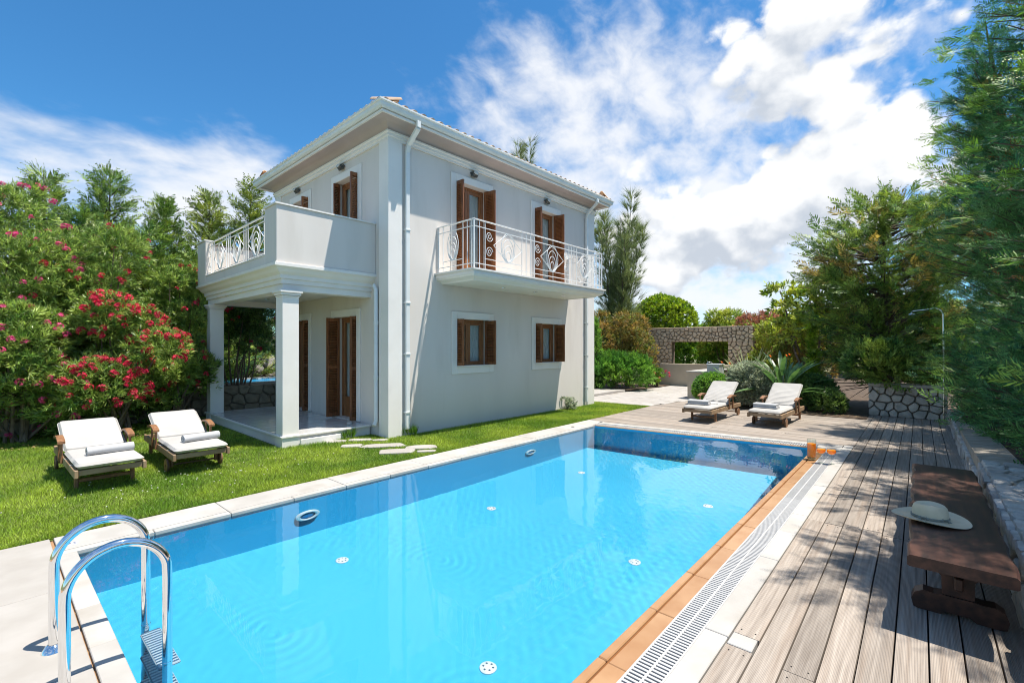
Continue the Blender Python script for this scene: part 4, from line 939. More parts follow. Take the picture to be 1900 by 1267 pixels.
# ---------------------------------------------------------------- bench, hat
be = empty('bench', (4.95, -.175, 0), 0, label='dark heavy wooden trestle bench against the stone retaining wall', cat='bench')
bw = M['bench_wood']; bL = 1.40
vs = []; nn = 26
tp = MB()
for i in range(nn + 1):
    x = -bL + 2 * bL * i / nn
    wob = .008 * math.sin(i * 1.3) + .006 * math.sin(i * 2.9 + 1); wob2 = .007 * math.sin(i * 1.7 + 2)
    y0, y1 = -.225 + wob2, .225 + wob
    vs += [(x, y0, .385), (x, y0, .432), (x, y0 + .012, .445), (x, y1 - .012, .445), (x, y1, .432), (x, y1, .385), (x, y1 - .01, .378), (x, y0 + .01, .378)]
fs = [(i * 8 + k, i * 8 + (k + 1) % 8, (i + 1) * 8 + (k + 1) % 8, (i + 1) * 8 + k) for i in range(nn) for k in range(8)] + [tuple(range(8)), tuple(nn * 8 + k for k in range(8))]
tp.add(vs, fs).build('seat', bw, be)
for xx in (-1.02, 1.02):
    poly = [(-.10, .378), (-.085, .30), (-.10, .27), (-.075, .24), (-.072, .14), (-.11, .125), (-.16, .13), (-.20, .105), (-.215, .06), (-.205, .015), (-.18, 0), (-.08, 0), (-.06, .022), (.06, .022), (.08, 0), (.18, 0), (.205, .015), (.215, .06), (.20, .105), (.16, .13), (.11, .125), (.072, .14), (.075, .24), (.10, .27), (.085, .30), (.10, .378)]
    up = [p for p in poly if p[1] >= .12]
    Mx = Matrix.Translation((xx - .035, 0, 0)) @ Matrix(((0, 0, 1, 0), (1, 0, 0, 0), (0, 1, 0, 0), (0, 0, 0, 1)))
    MB().prism([(-.10, .378), (-.085, .30), (-.10, .27), (-.075, .24), (-.070, .10), (.070, .10), (.075, .24), (.10, .27), (.085, .30), (.10, .378)][::-1], Mx, .07).build('leg', bw, be)
    MB().prism([(-.072, .13), (-.11, .125), (-.16, .13), (-.20, .105), (-.215, .06), (-.205, .015), (-.18, .008), (-.08, .008), (-.05, .03), (.05, .03), (.08, .008), (.18, .008), (.205, .015), (.215, .06), (.20, .105), (.16, .13), (.11, .125), (.072, .13)], Matrix.Translation((-.012, 0, 0)) @ Mx, .094).build('foot', bw, be)
MB().box(-1.14, -.02, .20, 1.14, .02, .275, .006).build('stretcher', bw, be)
hat = empty('hat', (4.37, -.055, .447), R(-8), label='cream wide brimmed felt hat resting on the dark bench', cat='hat')
vs = []; n = 44
rings = [(.088, .012), (.10, .004), (.13, .003), (.165, .008), (.198, .016), (.203, .0175), (.199, .0135), (.165, .004), (.10, .0)]
for (r, z) in rings:
    for k in range(n):
        a = k * 2 * math.pi / n; f = max(0, (r - .1) / .1); vs.append((r * .98 * math.cos(a), r * 1.04 * math.sin(a), z + f * .012 * math.cos(2 * a + .4)))
fs = [(i * n + k, i * n + (k + 1) % n, (i + 1) * n + (k + 1) % n, (i + 1) * n + k) for i in range(len(rings) - 1) for k in range(n)]
MB().add(vs, fs).build('brim', M['felt'], hat, True)
vs = []; rings = [(.092, .0), (.0915, .03), (.088, .07), (.083, .092), (.074, .103), (.060, .105), (.045, .097), (.020, .090), (.002, .088)]
for (r, z) in rings:
    for k in range(n): a = k * 2 * math.pi / n; vs.append((r * .95 * math.cos(a), r * 1.08 * math.sin(a), z + (.004 * math.cos(2 * a) if z > .08 else 0)))
fs = [(i * n + k, i * n + (k + 1) % n, (i + 1) * n + (k + 1) % n, (i + 1) * n + k) for i in range(len(rings) - 1) for k in range(n)]
MB().add(vs, fs).build('crown', M['felt'], hat, True)
for zz in (.014, .024): MB().tube([(.0935 * .95 * math.cos(k * 2 * math.pi / 40), .0935 * 1.08 * math.sin(k * 2 * math.pi / 40), zz) for k in range(40)], .0042, 6, closed=True).build('band', M['felt_band'], hat, True)
for (ax, ay) in ((-.088, .02), (-.05, -.088)):
    bwm = MB()
    for s in (-1, 1): bwm.tube([(ax, ay, .020), (ax - .012, ay + s * .014, .030), (ax - .016, ay + s * .028, .020), (ax - .006, ay + s * .010, .014)], .0045, 6)
    bwm.build('bow', M['felt_band'], hat, True)
# ---------------------------------------------------------------- juice carafe and glasses
cf = empty('carafe', (7.97, 1.185, .005), 0, label='tall glass carafe filled with orange juice at the pool corner', cat='carafe')
MB().lathe([(.001, 0), (.052, 0), (.058, .008), (.058, .30), (.055, .30), (.055, .020), (.001, .016)], 36, None, False, False).build('vessel', M['clear_glass'], cf, True)
MB().lathe([(.001, .045), (.053, .045), (.0535, .235), (.001, .235)], 32).build('juice', M['juice'], cf, True)
MB().lathe([(.001, .018), (.05, .018), (.052, .03), (.046, .043), (.001, .043)], 14).build('fruit', M['ice'], cf)
def coupe(loc, label):
    g_ = empty('coupe_glass', loc, 0, label=label, cat='glass', group='stemmed glasses of orange juice')
    MB().lathe([(.001, .006), (.036, .002), (.037, .0), (.001, 0)], 24).build('base', M['clear_glass'], g_, True)
    MB().lathe([(.0055, .004), (.0035, .03), (.0035, .11), (.006, .124)], 12).build('stem', M['clear_glass'], g_, True)
    MB().lathe([(.006, .124), (.03, .132), (.050, .150), (.056, .175), (.054, .212), (.0525, .212), (.0545, .175), (.048, .152), (.028, .135), (.002, .128)], 30, None, False, False).build('bowl', M['clear_glass'], g_, True)
    MB().lathe([(.002, .129), (.028, .136), (.047, .153), (.0535, .174), (.0525, .192), (.001, .192)], 28).build('juice', M['juice'], g_, True)
coupe((7.80, 1.045, .014), 'stemmed glass of orange juice standing right beside the carafe'); coupe((7.82, .925, .014), 'stemmed glass of orange juice on the white kerb, farther from the carafe')
# ---------------------------------------------------------------- pool ladder
la = empty('pool_ladder', (.25, 3.28, 0), 0, label='chrome pool ladder with two arched handrails', cat='ladder')
for yv in (3.525, 3.025):
    pts = [(.25, yv, .0), (.25, yv, .2), (.25, yv, .44)] + [(.45 - .2 * math.cos(R(a)), yv, .455 + .205 * math.sin(R(a))) for a in range(8, 173, 8)] + [(.648, yv, .42), (.648, yv, .2), (.648, yv, -.2), (.648, yv, -.6), (.645, yv, -.85), (.62, yv, -.92), (.56, yv, -.95), (.50, yv, -.95)]
    o = MB((.25, 3.28, 0)).tube(pts, .0225, 20).build('handrail', M['chrome'], la, True); o.cycles.is_caustics_receiver = True
    MB((.25, 3.28, 0)).lathe([(.024, .045), (.034, .038), (.048, .020), (.052, .010), (.001, .010)], 26, Matrix.Translation((.25, yv, .0)), False, False).build('flange', M['chrome'], o, True)
    MB((.25, 3.28, 0)).tube([(.648, yv, -.035), (.648, yv, -.05)], .0245, 18).build('collar', M['chrome'], o, True)
for k, z in enumerate((-.14, -.42, -.70)):
    t_ = MB((.25, 3.28, 0)).box(.615, 3.05, z - .012, .715, 3.50, z + .012, .006)
    o = t_.build('tread', mat('tread_steel', (.55, .62, .66), None, rough=.35), la); o.cycles.is_caustics_receiver = True
    rb = MB((.25, 3.28, 0))
    for q in range(16): rb.box(.62, 3.065 + q * .028, z + .012, .71, 3.078 + q * .028, z + .015)
    rb.build('tread_grip', M['pool_white'], o)
# small warning tile on the coping
wt = MB().box(-.05, -.04, 0, .05, .04, .004, .001).build('warning_tile', M['pool_white'], None, loc=(.47, 5.30, .0125), rot=(0, 0, R(-8)), label='small white tile with dark blue marks on the coping corner', cat='tile')
mk = MB()
for (x, y, w, h_) in ((-.03, .006, .02, .018), (-.004, .004, .014, .024), (.02, .008, .018, .014), (-.026, -.022, .03, .009), (.012, -.022, .026, .011)): mk.box(x, y, .0042, x + w, y + h_, .0052)
mk.build('marks', mat('print_blue', (.02, .03, .10), None, rough=.5), wt)
for (x, y, lab) in ((7.95, 5.33, 'small round lid set in the coping below the balcony'), (8.85, 5.20, 'small dark slot lid at the far coping corner')):
    dv = MB().lathe([(.001, 0), (.035, 0), (.035, .004), (.001, .006)], 18).build('skimmer_lid', M['lamp_metal'], None, True, loc=(x, y, .0125), label=lab, cat='lid')
# ---------------------------------------------------------------- stepping stones in the grass
ss = [(4.02, 7.62, .22, .12, 'flat stepping stone touching the porch step on its left end'), (4.38, 7.40, .26, .11, 'flat stepping stone second from the porch step'), (4.60, 7.12, .16, .08, 'small stepping stone nearest the villa corner pilaster'),
      (4.02, 7.05, .22, .12, 'small stepping stone in the middle of the path on its left side'), (4.38, 6.66, .42, .15, 'long stepping stone in the middle of the path'), (4.27, 6.12, .33, .20, 'square stepping stone close to the pool coping'),
      (4.70, 6.07, .30, .16, 'stepping stone close to the coping on the villa side'), (4.55, 5.78, .18, .08, 'smallest stepping stone right beside the pool coping')]
ss = [(a, b, c * .88, d * .88, e) for a, b, c, d, e in ss]
for kk, (x, y, rx, ry_, lab) in enumerate(ss):
    n = 8; sq = lambda c: math.copysign(abs(c) ** .45, c); poly = [(rx * random.uniform(.78, 1.14) * sq(math.cos(i * 2 * math.pi / n + .4 + random.uniform(-.2, .2))), ry_ * random.uniform(.76, 1.14) * sq(math.sin(i * 2 * math.pi / n + .4))) for i in range(n)]
    b = MB(); vs = [(p[0], p[1], -.03) for p in poly] + [(p[0], p[1], .014) for p in poly] + [(p[0] * .94, p[1] * .94, .022) for p in poly]
    fs = [(i, (i + 1) % n, n + (i + 1) % n, n + i) for i in range(n)] + [(n + i, n + (i + 1) % n, 2 * n + (i + 1) % n, 2 * n + i) for i in range(n)] + [tuple(range(2 * n, 3 * n))]
    b.add(vs, fs).build('stepping_stone', M['terrace_slab'], None, loc=(x, y, -.006 + .0022 * kk), rot=(0, 0, R(-38)), label=lab, cat='stepping stone', group='stepping stones in the lawn')
MB().box(-.10, -.045, 0, .10, .045, .05, .012).build('door_block', M['limestone'], None, loc=h2w(4.42, 8.25, .177), rot=(0, 0, R(60)), label='small white block holding the porch door shutter open', cat='block')
# ---------------------------------------------------------------- outdoor shower, counter
sh = empty('outdoor_shower', (14.0, -.40, 0), 0, label='slim chrome outdoor shower post with curved neck by the planter', cat='shower')
MB((14.0, -.40, 0)).tube([(14.0, -.40, 0), (14.0, -.40, 1.2), (14.0, -.385, 2.35)] + [(14.0, -.385 + .14 - .14 * math.cos(R(a)), 2.35 + .16 * math.sin(R(a))) for a in range(20, 121, 20)] + [(14.0, .12, 2.46)], .015, 12).build('post', M['steel_post'], sh, True)
MB((14.0, -.40, 0)).lathe([(.012, .06), (.02, .04), (.06, .02), (.065, 0), (.001, 0)], 20, Matrix.Translation((14.0, .14, 2.38))).build('shower_head', M['steel_post'], sh, True)
MB((14.0, -.40, 0)).tube([(13.97, -.40, 1.05), (13.90, -.40, 1.05)], .022, 12).tube([(13.9, -.44, 1.05), (13.9, -.36, 1.05)], .008, 8).build('tap', M['steel_post'], sh, True)
co_ = empty('garden_counter', (15.2, 5.2, 0), 0, label='rendered garden counter with pale worktop behind the sunlit lounger', cat='counter')
MB((15.2, 5.2, 0)).box(14.72, 5.0, 0, 17.0, 5.53, .845).build('base', M['tan_render'], co_)
MB((15.2, 5.2, 0)).box(14.69, 4.97, .845, 17.02, 5.56, .885, .005).build('worktop', M['limestone'], co_)
MB((15.2, 5.2, 0)).tube([(16.2, 5.25, .885), (16.2, 5.25, 1.10), (16.17, 5.28, 1.14), (16.08, 5.36, 1.13), (16.06, 5.38, 1.08)], .014, 10).build('tap', M['steel_post'], co_, True)
cb_ = empty('meter_cabinet', (14.95, 4.72, 0), 0, label='light grey cabinet standing beside the garden counter', cat='cabinet')
gm = mat('cabinet_grey', (.42, .44, .46), (.48, .50, .52), 3, .4)
MB((14.95, 4.72, 0)).box(14.72, 4.58, 0, 15.2, 4.93, 1.09, .006).build('body', gm, cb_); MB((14.95, 4.72, 0)).box(14.70, 4.56, 1.09, 15.22, 4.95, 1.12, .006).build('lid', gm, cb_)
for k in range(5): MB((14.95, 4.72, 0)).box(14.708, 4.64, .9 + k * .03, 14.722, 4.87, .915 + k * .03).build('louvre', gm, cb_)
MB((19.4, 7, 0)).box(19.3, 5.3, 0, 19.55, 8.44, .93, .006).build('rendered_wall', M['tan_render'], None, loc=(19.4, 7, 0), label='low smooth tan wall standing before the stone window wall', cat='wall')
# neighbour's pergola seen through the porch
pg = empty('white_pergola', (5.6, 16.6, .6), 0, label='white timber pergola corner beyond the porch', cat='pergola')
for (x, y) in ((4.6, 15.9), (8.0, 15.9)): MB((5.6, 16.6, .6)).box(x - .06, y - .06, .5, x + .06, y + .06, 3.0).build('post', M['white_trim'], pg)
MB((5.6, 16.6, .6)).box(3.6, 15.84, 3.0, 9, 15.96, 3.2).build('beam', M['white_trim'], pg)
for k in range(9): MB((5.6, 16.6, .6)).box(3.8 + k * .6, 15.4, 3.2, 3.87 + k * .6, 17.5, 3.34).build('rafter', M['white_trim'], pg)

# ================================================================== PLANTS: leaf templates are (tri, 3, 3) arrays, x = growing direction
def T_leaf(L, w, bend=.08): 
    b, t, a, c = (0, 0, 0), (L, 0, -bend * L), (.42 * L, w / 2, .12 * w), (.42 * L, -w / 2, .12 * w)
    return np.array([(b, c, t), (b, t, a)], float)
def rotm(ax, an):
    m = Matrix.Rotation(an, 3, ax); return np.array(m)
def T_cluster(n, L, w, a0, a1, stem=.1):
    out = []
    for k in range(n):
        l_ = T_leaf(L * random.uniform(.7, 1.15), w * random.uniform(.8, 1.15)); el = R(random.uniform(a0, a1))
        m = rotm('X', random.uniform(0, 6.283)) @ rotm('Y', -el) @ rotm('X', random.uniform(-.9, .9)); out.append(l_ @ m.T + np.array((random.uniform(-stem, stem * .3), 0, 0)))
    return np.concatenate(out)
def T_spray(L, n, wmax, thin=.016, droop=.12):          # flat feathery conifer spray
    out = [np.array([[(0, -thin * .35, 0), (L, 0, -droop * L), (0, thin * .35, 0)]], float)]
    for k in range(n):
        for s in (-1, 1):
            t = (k + .4 + .3 * (s > 0)) / n; x0 = L * t; ln = wmax * (math.sin(min(1, t * 1.15 + .18) * math.pi) * .85 + .22) * random.uniform(.75, 1.2); an = R(random.uniform(32, 52))
            dx, dy = ln * math.cos(an), s * ln * math.sin(an); z0 = -droop * L * t * t; zt_ = z0 - random.uniform(0, .25) * ln + random.uniform(0, .15) * ln; nx_, ny_ = -dy / ln * thin, dx / ln * thin
            p0 = (x0, 0, z0); tip = (x0 + dx, dy, zt_); m1 = (x0 + dx * .55 + nx_, dy * .55 + ny_, (z0 + zt_) / 2); m2 = (x0 + dx * .55 - nx_, dy * .55 - ny_, (z0 + zt_) / 2)
            out.append(np.array([(p0, m2, tip), (p0, tip, m1)], float))
    return np.concatenate(out)
def T_wisp(n, L, thin, spread):
    out = []
    for k in range(n):
        a = random.uniform(0, 6.283); e = R(random.uniform(4, spread)); l_ = L * random.uniform(.5, 1.1); x0 = random.uniform(0, .4) * L
        d = np.array((math.cos(e), math.sin(e) * math.cos(a), math.sin(e) * math.sin(a))); s = np.cross(d, (random.uniform(-1, 1), random.uniform(-1, 1), random.uniform(-1, 1))); s = s / (np.linalg.norm(s) + 1e-9) * thin
        p = np.array((x0, 0, 0)); out.append(np.array([(p - s, p + d * l_, p + s)]))
    return np.concatenate(out)
def nrm(a): return a / (np.linalg.norm(a, axis=1, keepdims=True) + 1e-9)
def scatter(tmpls, pos, fwd, scl, flat=0.0):            # -> V, F ; flat = how level the sprays lie
    pos = np.asarray(pos, float); fwd = nrm(np.asarray(fwd, float)); n = len(pos); V = []; 
    rnd = rng.normal(size=(n, 3)); up = rnd * (1 - flat) + np.array((0, 0, 1.0)) * flat * 1.5
    y = nrm(np.cross(up, fwd)); z = np.cross(fwd, y); Rm = np.stack((fwd, y, z), axis=2); pick = rng.integers(0, len(tmpls), n)
    for i, t in enumerate(tmpls):
        q = pick == i
        if not q.any(): continue
        P = t.reshape(-1, 3); W = np.einsum('nij,pj->npi', Rm[q], P) * np.asarray(scl)[q][:, None, None] + pos[q][:, None, :]; V.append(W.reshape(-1, 3))
    V = np.concatenate(V); return V, np.arange(len(V)).reshape(-1, 3)
def lobes_points(lobes, n, lo=.72, hi=1.04, low_cut=-.55):
    vol = np.array([(l[1][0] * l[1][1] + l[1][0] * l[1][2] + l[1][1] * l[1][2]) for l in lobes]); pick = rng.choice(len(lobes), n, p=vol / vol.sum())
    d = nrm(rng.normal(size=(n, 3))); bad = d[:, 2] < low_cut; d[bad, 2] *= -1
    c = np.array([l[0] for l in lobes])[pick]; r = np.array([l[1] for l in lobes])[pick]; k = (rng.random((n, 1)) ** .55) * (hi - lo) + lo
    return c + d * r * k, nrm(d / r * r.mean(axis=1, keepdims=True))
def stems(parent, base_pts, tops, r0=.03, m=None, name='stem'):
    b = MB()
    for p, q in zip(base_pts, tops):
        p, q = Vector(p), Vector(q); mid = (p + q) / 2 + Vector((random.uniform(-.1, .1), random.uniform(-.1, .1), 0)) * (q - p).length * .6
        b.tube([p, p.lerp(mid, .5), mid, mid.lerp(q, .6), q], [r0, r0 * .85, r0 * .65, r0 * .45, r0 * .2], 6)
    return b.build(name, m or M['twig'], parent, True)
def make_lobes(h, r, n, base=.25, top_r=.8, seedy=0.0):
    out = []
    for k in range(n):
        t = (k + .5) / n; a = random.uniform(0, 6.283); rr = r * random.uniform(.35, .75) * (1 if t < .7 else .6); s = r * random.uniform(.36, .58) * (1.0 if t < .75 else top_r)
        z = h * (base + (1 - base) * t); z = min(z, h - s * .8); out.append(((rr * math.cos(a), rr * math.sin(a), z), (s, s, s * random.uniform(.75, 1.05))))
    return out
def shrub(name, loc, h, r, label, cat, leaf, tm, n, scl, nl=9, group=None, base=.25, bias=.45, stem_r=.025, lobes=None, flat=.0, lo=.7, rz=None):
    o = empty(name, loc, random.uniform(0, 6.28) if rz is None else rz, label=label, cat=cat, group=group); lb = lobes or make_lobes(h, r, nl, base)
    p, d = lobes_points(lb, n, lo); f = nrm(d + np.array((0, 0, bias)) + rng.normal(size=d.shape) * .35); k = p[:, 2] > .02; p, f = p[k], f[k]
    V, F = scatter(tm, p, f, rng.uniform(scl[0], scl[1], len(p)), flat); link('foliage', np_mesh('foliage', V, F, leaf), o)
    bs = [(random.uniform(-.12, .12) * r, random.uniform(-.12, .12) * r, 0) for _ in lb]; stems(o, bs, [l[0] for l in lb], stem_r)
    return o, lb
# ---- oleanders
ole = [T_cluster(15, .13, .022, 14, 74) for _ in range(4)]
pet = []
for k in range(9):
    c = Vector((random.gauss(0, 1), random.gauss(0, 1), random.gauss(0, 1) + .6)).normalized(); ctr = np.array(c) * .045
    q = c.to_track_quat('Z', 'Y').to_matrix()
    for i in range(5):
        a = i * 1.2566 + k; P = [Vector((0, 0, 0)), Vector((.022 * math.cos(a - .45), .022 * math.sin(a - .45), .008)), Vector((.031 * math.cos(a), .031 * math.sin(a), .012)), Vector((.022 * math.cos(a + .45), .022 * math.sin(a + .45), .008))]
        P = [np.array(q @ v) + ctr for v in P]; pet += [(P[0], P[1], P[2]), (P[0], P[2], P[3])]
pet = np.array(pet); FM = {}
def petals(nm):
    fb = MB(); cs = []
    for t in pet: fb.add([tuple(p) for p in t], [(0, 1, 2)])
    for k in range(9):                               # short flower stalks tie the florets together
        c = np.array(pet[k * 10][0]); fb.add([(0, 0, 0), tuple(c), (.002, .002, -.004)], [(0, 1, 2)])
    me = fb.mesh('flower_cluster', M[nm]); bm = bmesh.new(); bm.from_mesh(me); bmesh.ops.remove_doubles(bm, verts=bm.verts, dist=1e-5); bm.to_mesh(me); bm.free(); return me
for nm in ('flower_red', 'flower_pink'): FM[nm] = petals(nm)
def oleander(loc, h, r, label, n, flowers, fm, leaf='oleander_leaf', nl=13, base=.03, toward=(.3, -1, .1), lobes=None, fs=(.7, 1.2), zr=None):
    o, lb = shrub('oleander', loc, h, r, label, 'oleander', M[leaf], ole, int(n * 1.6), (.65, 1.15), nl, 'oleanders along the boundary wall', base, .5, .03, rz=0, lobes=lobes)
    tw = np.array(toward); p, d = lobes_points(lb, flowers * 14, .98, 1.08); ok = (d @ tw > .35)
    if zr: ok &= (p[:, 2] > zr[0]) & (p[:, 2] < zr[1])
    inside = np.zeros(len(p), bool)
    for c, rr in lb: inside |= (((p - np.array(c)) / np.array(rr)) ** 2).sum(1) < .86
    idx = np.nonzero(ok & ~inside)[0][:flowers]
    for i in idx: s = random.uniform(*fs); q = link('flower_cluster', FM[fm], o, p[i], (random.uniform(-.6, .6), random.uniform(-.6, .6), random.uniform(0, 6))); q.scale = (s, s, s)
    return o
def ell(*a): return [((x, y, z), (rx, ry, rz)) for x, y, z, rx, ry, rz in a]
oleander((-1.6, 12.8, .3), 4.3, 1.7, 'tall oleander at the left edge of the picture with sparse pink blooms', 2100, 60, 'flower_pink', nl=15)
oleander((.15, 13.1, .3), 4.5, 1.5, 'tall oleander with pink blooms behind the lounger nearest the ladder', 2200, 110, 'flower_pink', nl=16)
oleander((1.5, 12.5, .0), 4.0, 1.35, 'tall oleander with few red blooms in the middle of the boundary wall', 2000, 40, 'flower_red', nl=15)
oleander((2.75, 12.75, .0), 3.45, 1.15, 'oleander with red tips closest to the far porch column', 1700, 45, 'flower_red', nl=13)
oleander((1.75, 11.55, .0), 2.55, 1.15, 'spreading oleander covered in red flowers between loungers and porch', 1900, 210, 'flower_red', nl=14, base=.05, fs=(.75, 1.35), zr=(.6, 2.7))
oleander((.35, 11.7, .0), 2.3, 1.0, 'lower oleander with pink flowers over the rubble wall', 1300, 50, 'flower_pink', nl=11, base=.2)
oleander((4.25, 13.15, .0), 3.0, .95, 'dark oleander tree with red flowers seen between the porch columns', 900, 16, 'flower_red', 'oleander_deep', nl=9, base=.55)
oleander((-1.2, 11.9, .0), 1.9, .8, 'low leafy oleander skirt at the left edge beside the rubble wall', 900, 8, 'flower_pink', nl=9, base=.2)
oleander((2.75, 12.0, .0), 1.9, .8, 'short oleander with red flowers beside the far porch column', 800, 22, 'flower_red', nl=8, base=.2)
# ---- conifers
cyp = [T_spray(.42, 8, .17, .017) for _ in range(3)]; ley = [T_spray(.30, 9, .115, .0085, .25) for _ in range(4)]
def conifer(name, loc, h, prof, nbr, tm, leaf, label, cat, group, elev=(25, 50), scl=(.7, 1.2), per=7.0, z0=.1, trunk_r=.10, extra=None, rz=0, lean=(0, 0), bare=0.0, filt=None, spread=.55):
    o = empty(name, loc, rz, label=label, cat=cat, group=group); P = []; D = []; S = []; lm = MB(); XP = []; XD = []
    lm.tube([(lean[0] * (k / 8) ** 1.5, lean[1] * (k / 8) ** 1.5, h * .97 * k / 8) for k in range(9)], [trunk_r * (1 - .94 * k / 8) for k in range(9)], 8)
    for i in range(nbr):
        t = z0 + (1 - z0) * ((i + random.random()) / nbr) ** .92; a = random.uniform(0, 6.283); L = prof(t) * random.uniform(.62, 1.1)
        e = R(random.uniform(*elev)) * (1 + .5 * t); bx, by, bz = lean[0] * t ** 1.5, lean[1] * t ** 1.5, h * t * .96
        d0 = np.array((math.cos(a) * math.cos(e), math.sin(a) * math.cos(e), math.sin(e))); p0 = np.array((bx, by, bz - L * math.sin(e) * .75))
        if filt and not filt(a, t): continue
        p1 = p0 + d0 * L
        if L > .35 and i % 2 == 0: lm.tube([p0, p0 + d0 * L * .5 + np.array((0, 0, -.04 * L)), p1], [.022 * L ** .5 + .006, .012, .004], 4, caps=False)
        n = max(2, int(L * per)); dest = (XP, XD) if extra and random.random() < extra[0] else (P, D)
        for k in range(n):
            s = bare + (1 - bare) * (k + .6) / n; q = p0 + d0 * L * s + rng.normal(size=3) * .035 * L; dest[0].append(q); dest[1].append(d0 * (.75 + .3 * s) + rng.normal(size=3) * spread + np.array((0, 0, .12)))
    lm.build('trunk', M['bark'], o, True)
    V, F = scatter(tm, P, D, rng.uniform(scl[0], scl[1], len(P)), .35); link('foliage', np_mesh('foliage', V, F, leaf), o)
    if XP: V, F = scatter(tm, XP, XD, rng.uniform(scl[0], scl[1], len(XP)), .35); link('dry_foliage', np_mesh('dry_foliage', V, F, extra[1]), o)
    return o
cone = lambda r, p=.8: (lambda t: r * (1 - t) ** p + .10)
GL = 'conifers rising behind the oleanders'
for (x, y, h, r, lf, lab) in ((1.0, 15.6, 6.1, 1.25, 'cypress', 'pointed conifer behind the oleanders nearest the left edge'), (2.05, 15.7, 6.55, 1.35, 'cypress', 'slender dark conifer with a tall leader, second from the left'),
        (3.35, 15.9, 6.1, 1.35, 'cypress', 'ragged conifer leaning left in the middle of the row'), (4.4, 16.1, 6.7, 1.35, 'cypress_light', 'yellowish conifer second from the villa roof'), (5.5, 16.3, 7.5, 1.6, 'cypress_light', 'tallest yellowish conifer next to the villa eave'),
        (-.4, 15.9, 5.6, 1.5, 'cypress', 'bushy conifer at the far left behind the pink oleander'), (2.7, 14.9, 4.9, 1.5, 'cypress', 'lower dark conifer filling the gap behind the red oleander'), (4.0, 15.0, 4.4, 1.4, 'cypress', 'low dark conifer right behind the porch terrace railing'), (1.4, 14.9, 5.0, 1.5, 'cypress', 'bushy low conifer behind the tall middle oleander')):
    conifer('cypress_tree', (x, y, .4), h * .9, cone(r, .62), 270, cyp, M[lf], lab, 'tree', GL, (12, 38), (.7, 1.15), 7.5, .06, .09, rz=random.uniform(0, 6), lean=(random.uniform(-.25, .25), random.uniform(-.2, .2)), spread=.42)
# ---- tall hedge of leyland cypress on the right
GR = 'leyland cypresses along the right hand bank'
bulge = lambda r, p: (lambda t: r * (min(1, (1 - t) * 2.4) ** p) * (.82 + .18 * math.sin(t * 17)))
TR = []
def ley_tree(loc, h, r, n, label, extra, tipn, lean=(0, 0), filt=None, z0=.05, per=11, scl=(.5, .88), lf='leyland'):
    o = conifer('leyland_cypress', loc, h, bulge(r, .55), n, ley, M[lf], label, 'tree', GR, (8, 40), scl, per, z0, .16, extra, lean=lean, filt=filt, bare=.25)
    P = []; D = []
    for i in range(tipn):
        t = random.uniform(.08, .95); a = random.uniform(0, 6.283)
        if filt and not filt(a, t): continue
        L = bulge(r, .55)(t) * random.uniform(.92, 1.12); q = np.array((math.cos(a) * L + lean[0] * t ** 1.5, math.sin(a) * L + lean[1] * t ** 1.5, h * t)); P.append(q); D.append((math.cos(a), math.sin(a), random.uniform(.0, .7)))
        for _ in range(3): P.append(q + rng.normal(size=3) * .08); D.append((math.cos(a) + random.gauss(0, .4), math.sin(a) + random.gauss(0, .4), random.uniform(.0, .7)))
    V, F = scatter(ley, P, D, rng.uniform(.7, 1.2, len(P)), .35); link('young_tips', np_mesh('young_tips', V, F, M['leyland_tip']), o)
    return o
camside = lambda a, t: math.cos(a - 2.3) > -.4
ley_tree((7.6, -2.0, .45), 6.8, 1.6, 900, 'leyland cypress on the bank with straw coloured sprays at the right edge', (.05, M['straw_spray']), 60, filt=camside)
ley_tree((9.9, -1.75, .42), 7.8, 1.5, 900, 'tall leyland cypress with dry orange sprays on the right', (.06, M['dry_spray']), 70, (.0, .3), camside)
ley_tree((12.2, -1.5, .42), 7.4, 1.5, 760, 'leyland cypress leaning over the deck beside the shower', (.04, M['straw_spray']), 60, (-.1, .6), camside)
ley_tree((14.6, -1.5, .5), 6.6, 1.8, 460, 'leyland cypress behind the planter wall', (.05, M['straw_spray']), 30, (0, .25), camside, lf='cypress')
ley_tree((5.3, -2.25, .5), 5.8, 1.55, 700, 'leyland cypress on the bank overhanging the bench', (.05, M['straw_spray']), 30, (.1, .85), None, per=8, scl=(.6, 1.0))
for (x, y, h, r, lab) in ((7.2, -1.35, 1.3, .75, 'low leyland growth on the bank nearest the bench'), (8.8, -1.30, 1.5, .8, 'low leyland growth hanging towards the retaining wall'), (10.4, -1.20, 1.5, .75, 'low leyland growth in the middle of the bank'), (11.9, -1.10, 1.6, .7, 'low leyland growth near the shower post'), (13.3, -1.10, 1.6, .65, 'low leyland growth at the planter end of the bank')):
    conifer('young_leyland', (x, y, .38), h, (lambda t, r=r: r * (1 - t) ** .35 + .08), 130, ley, M['leyland'], lab, 'shrub', 'low growth along the bank', (0, 40), (.75, 1.2), 9, .0, .04, (.06, M['leyland_tip']), spread=.5)
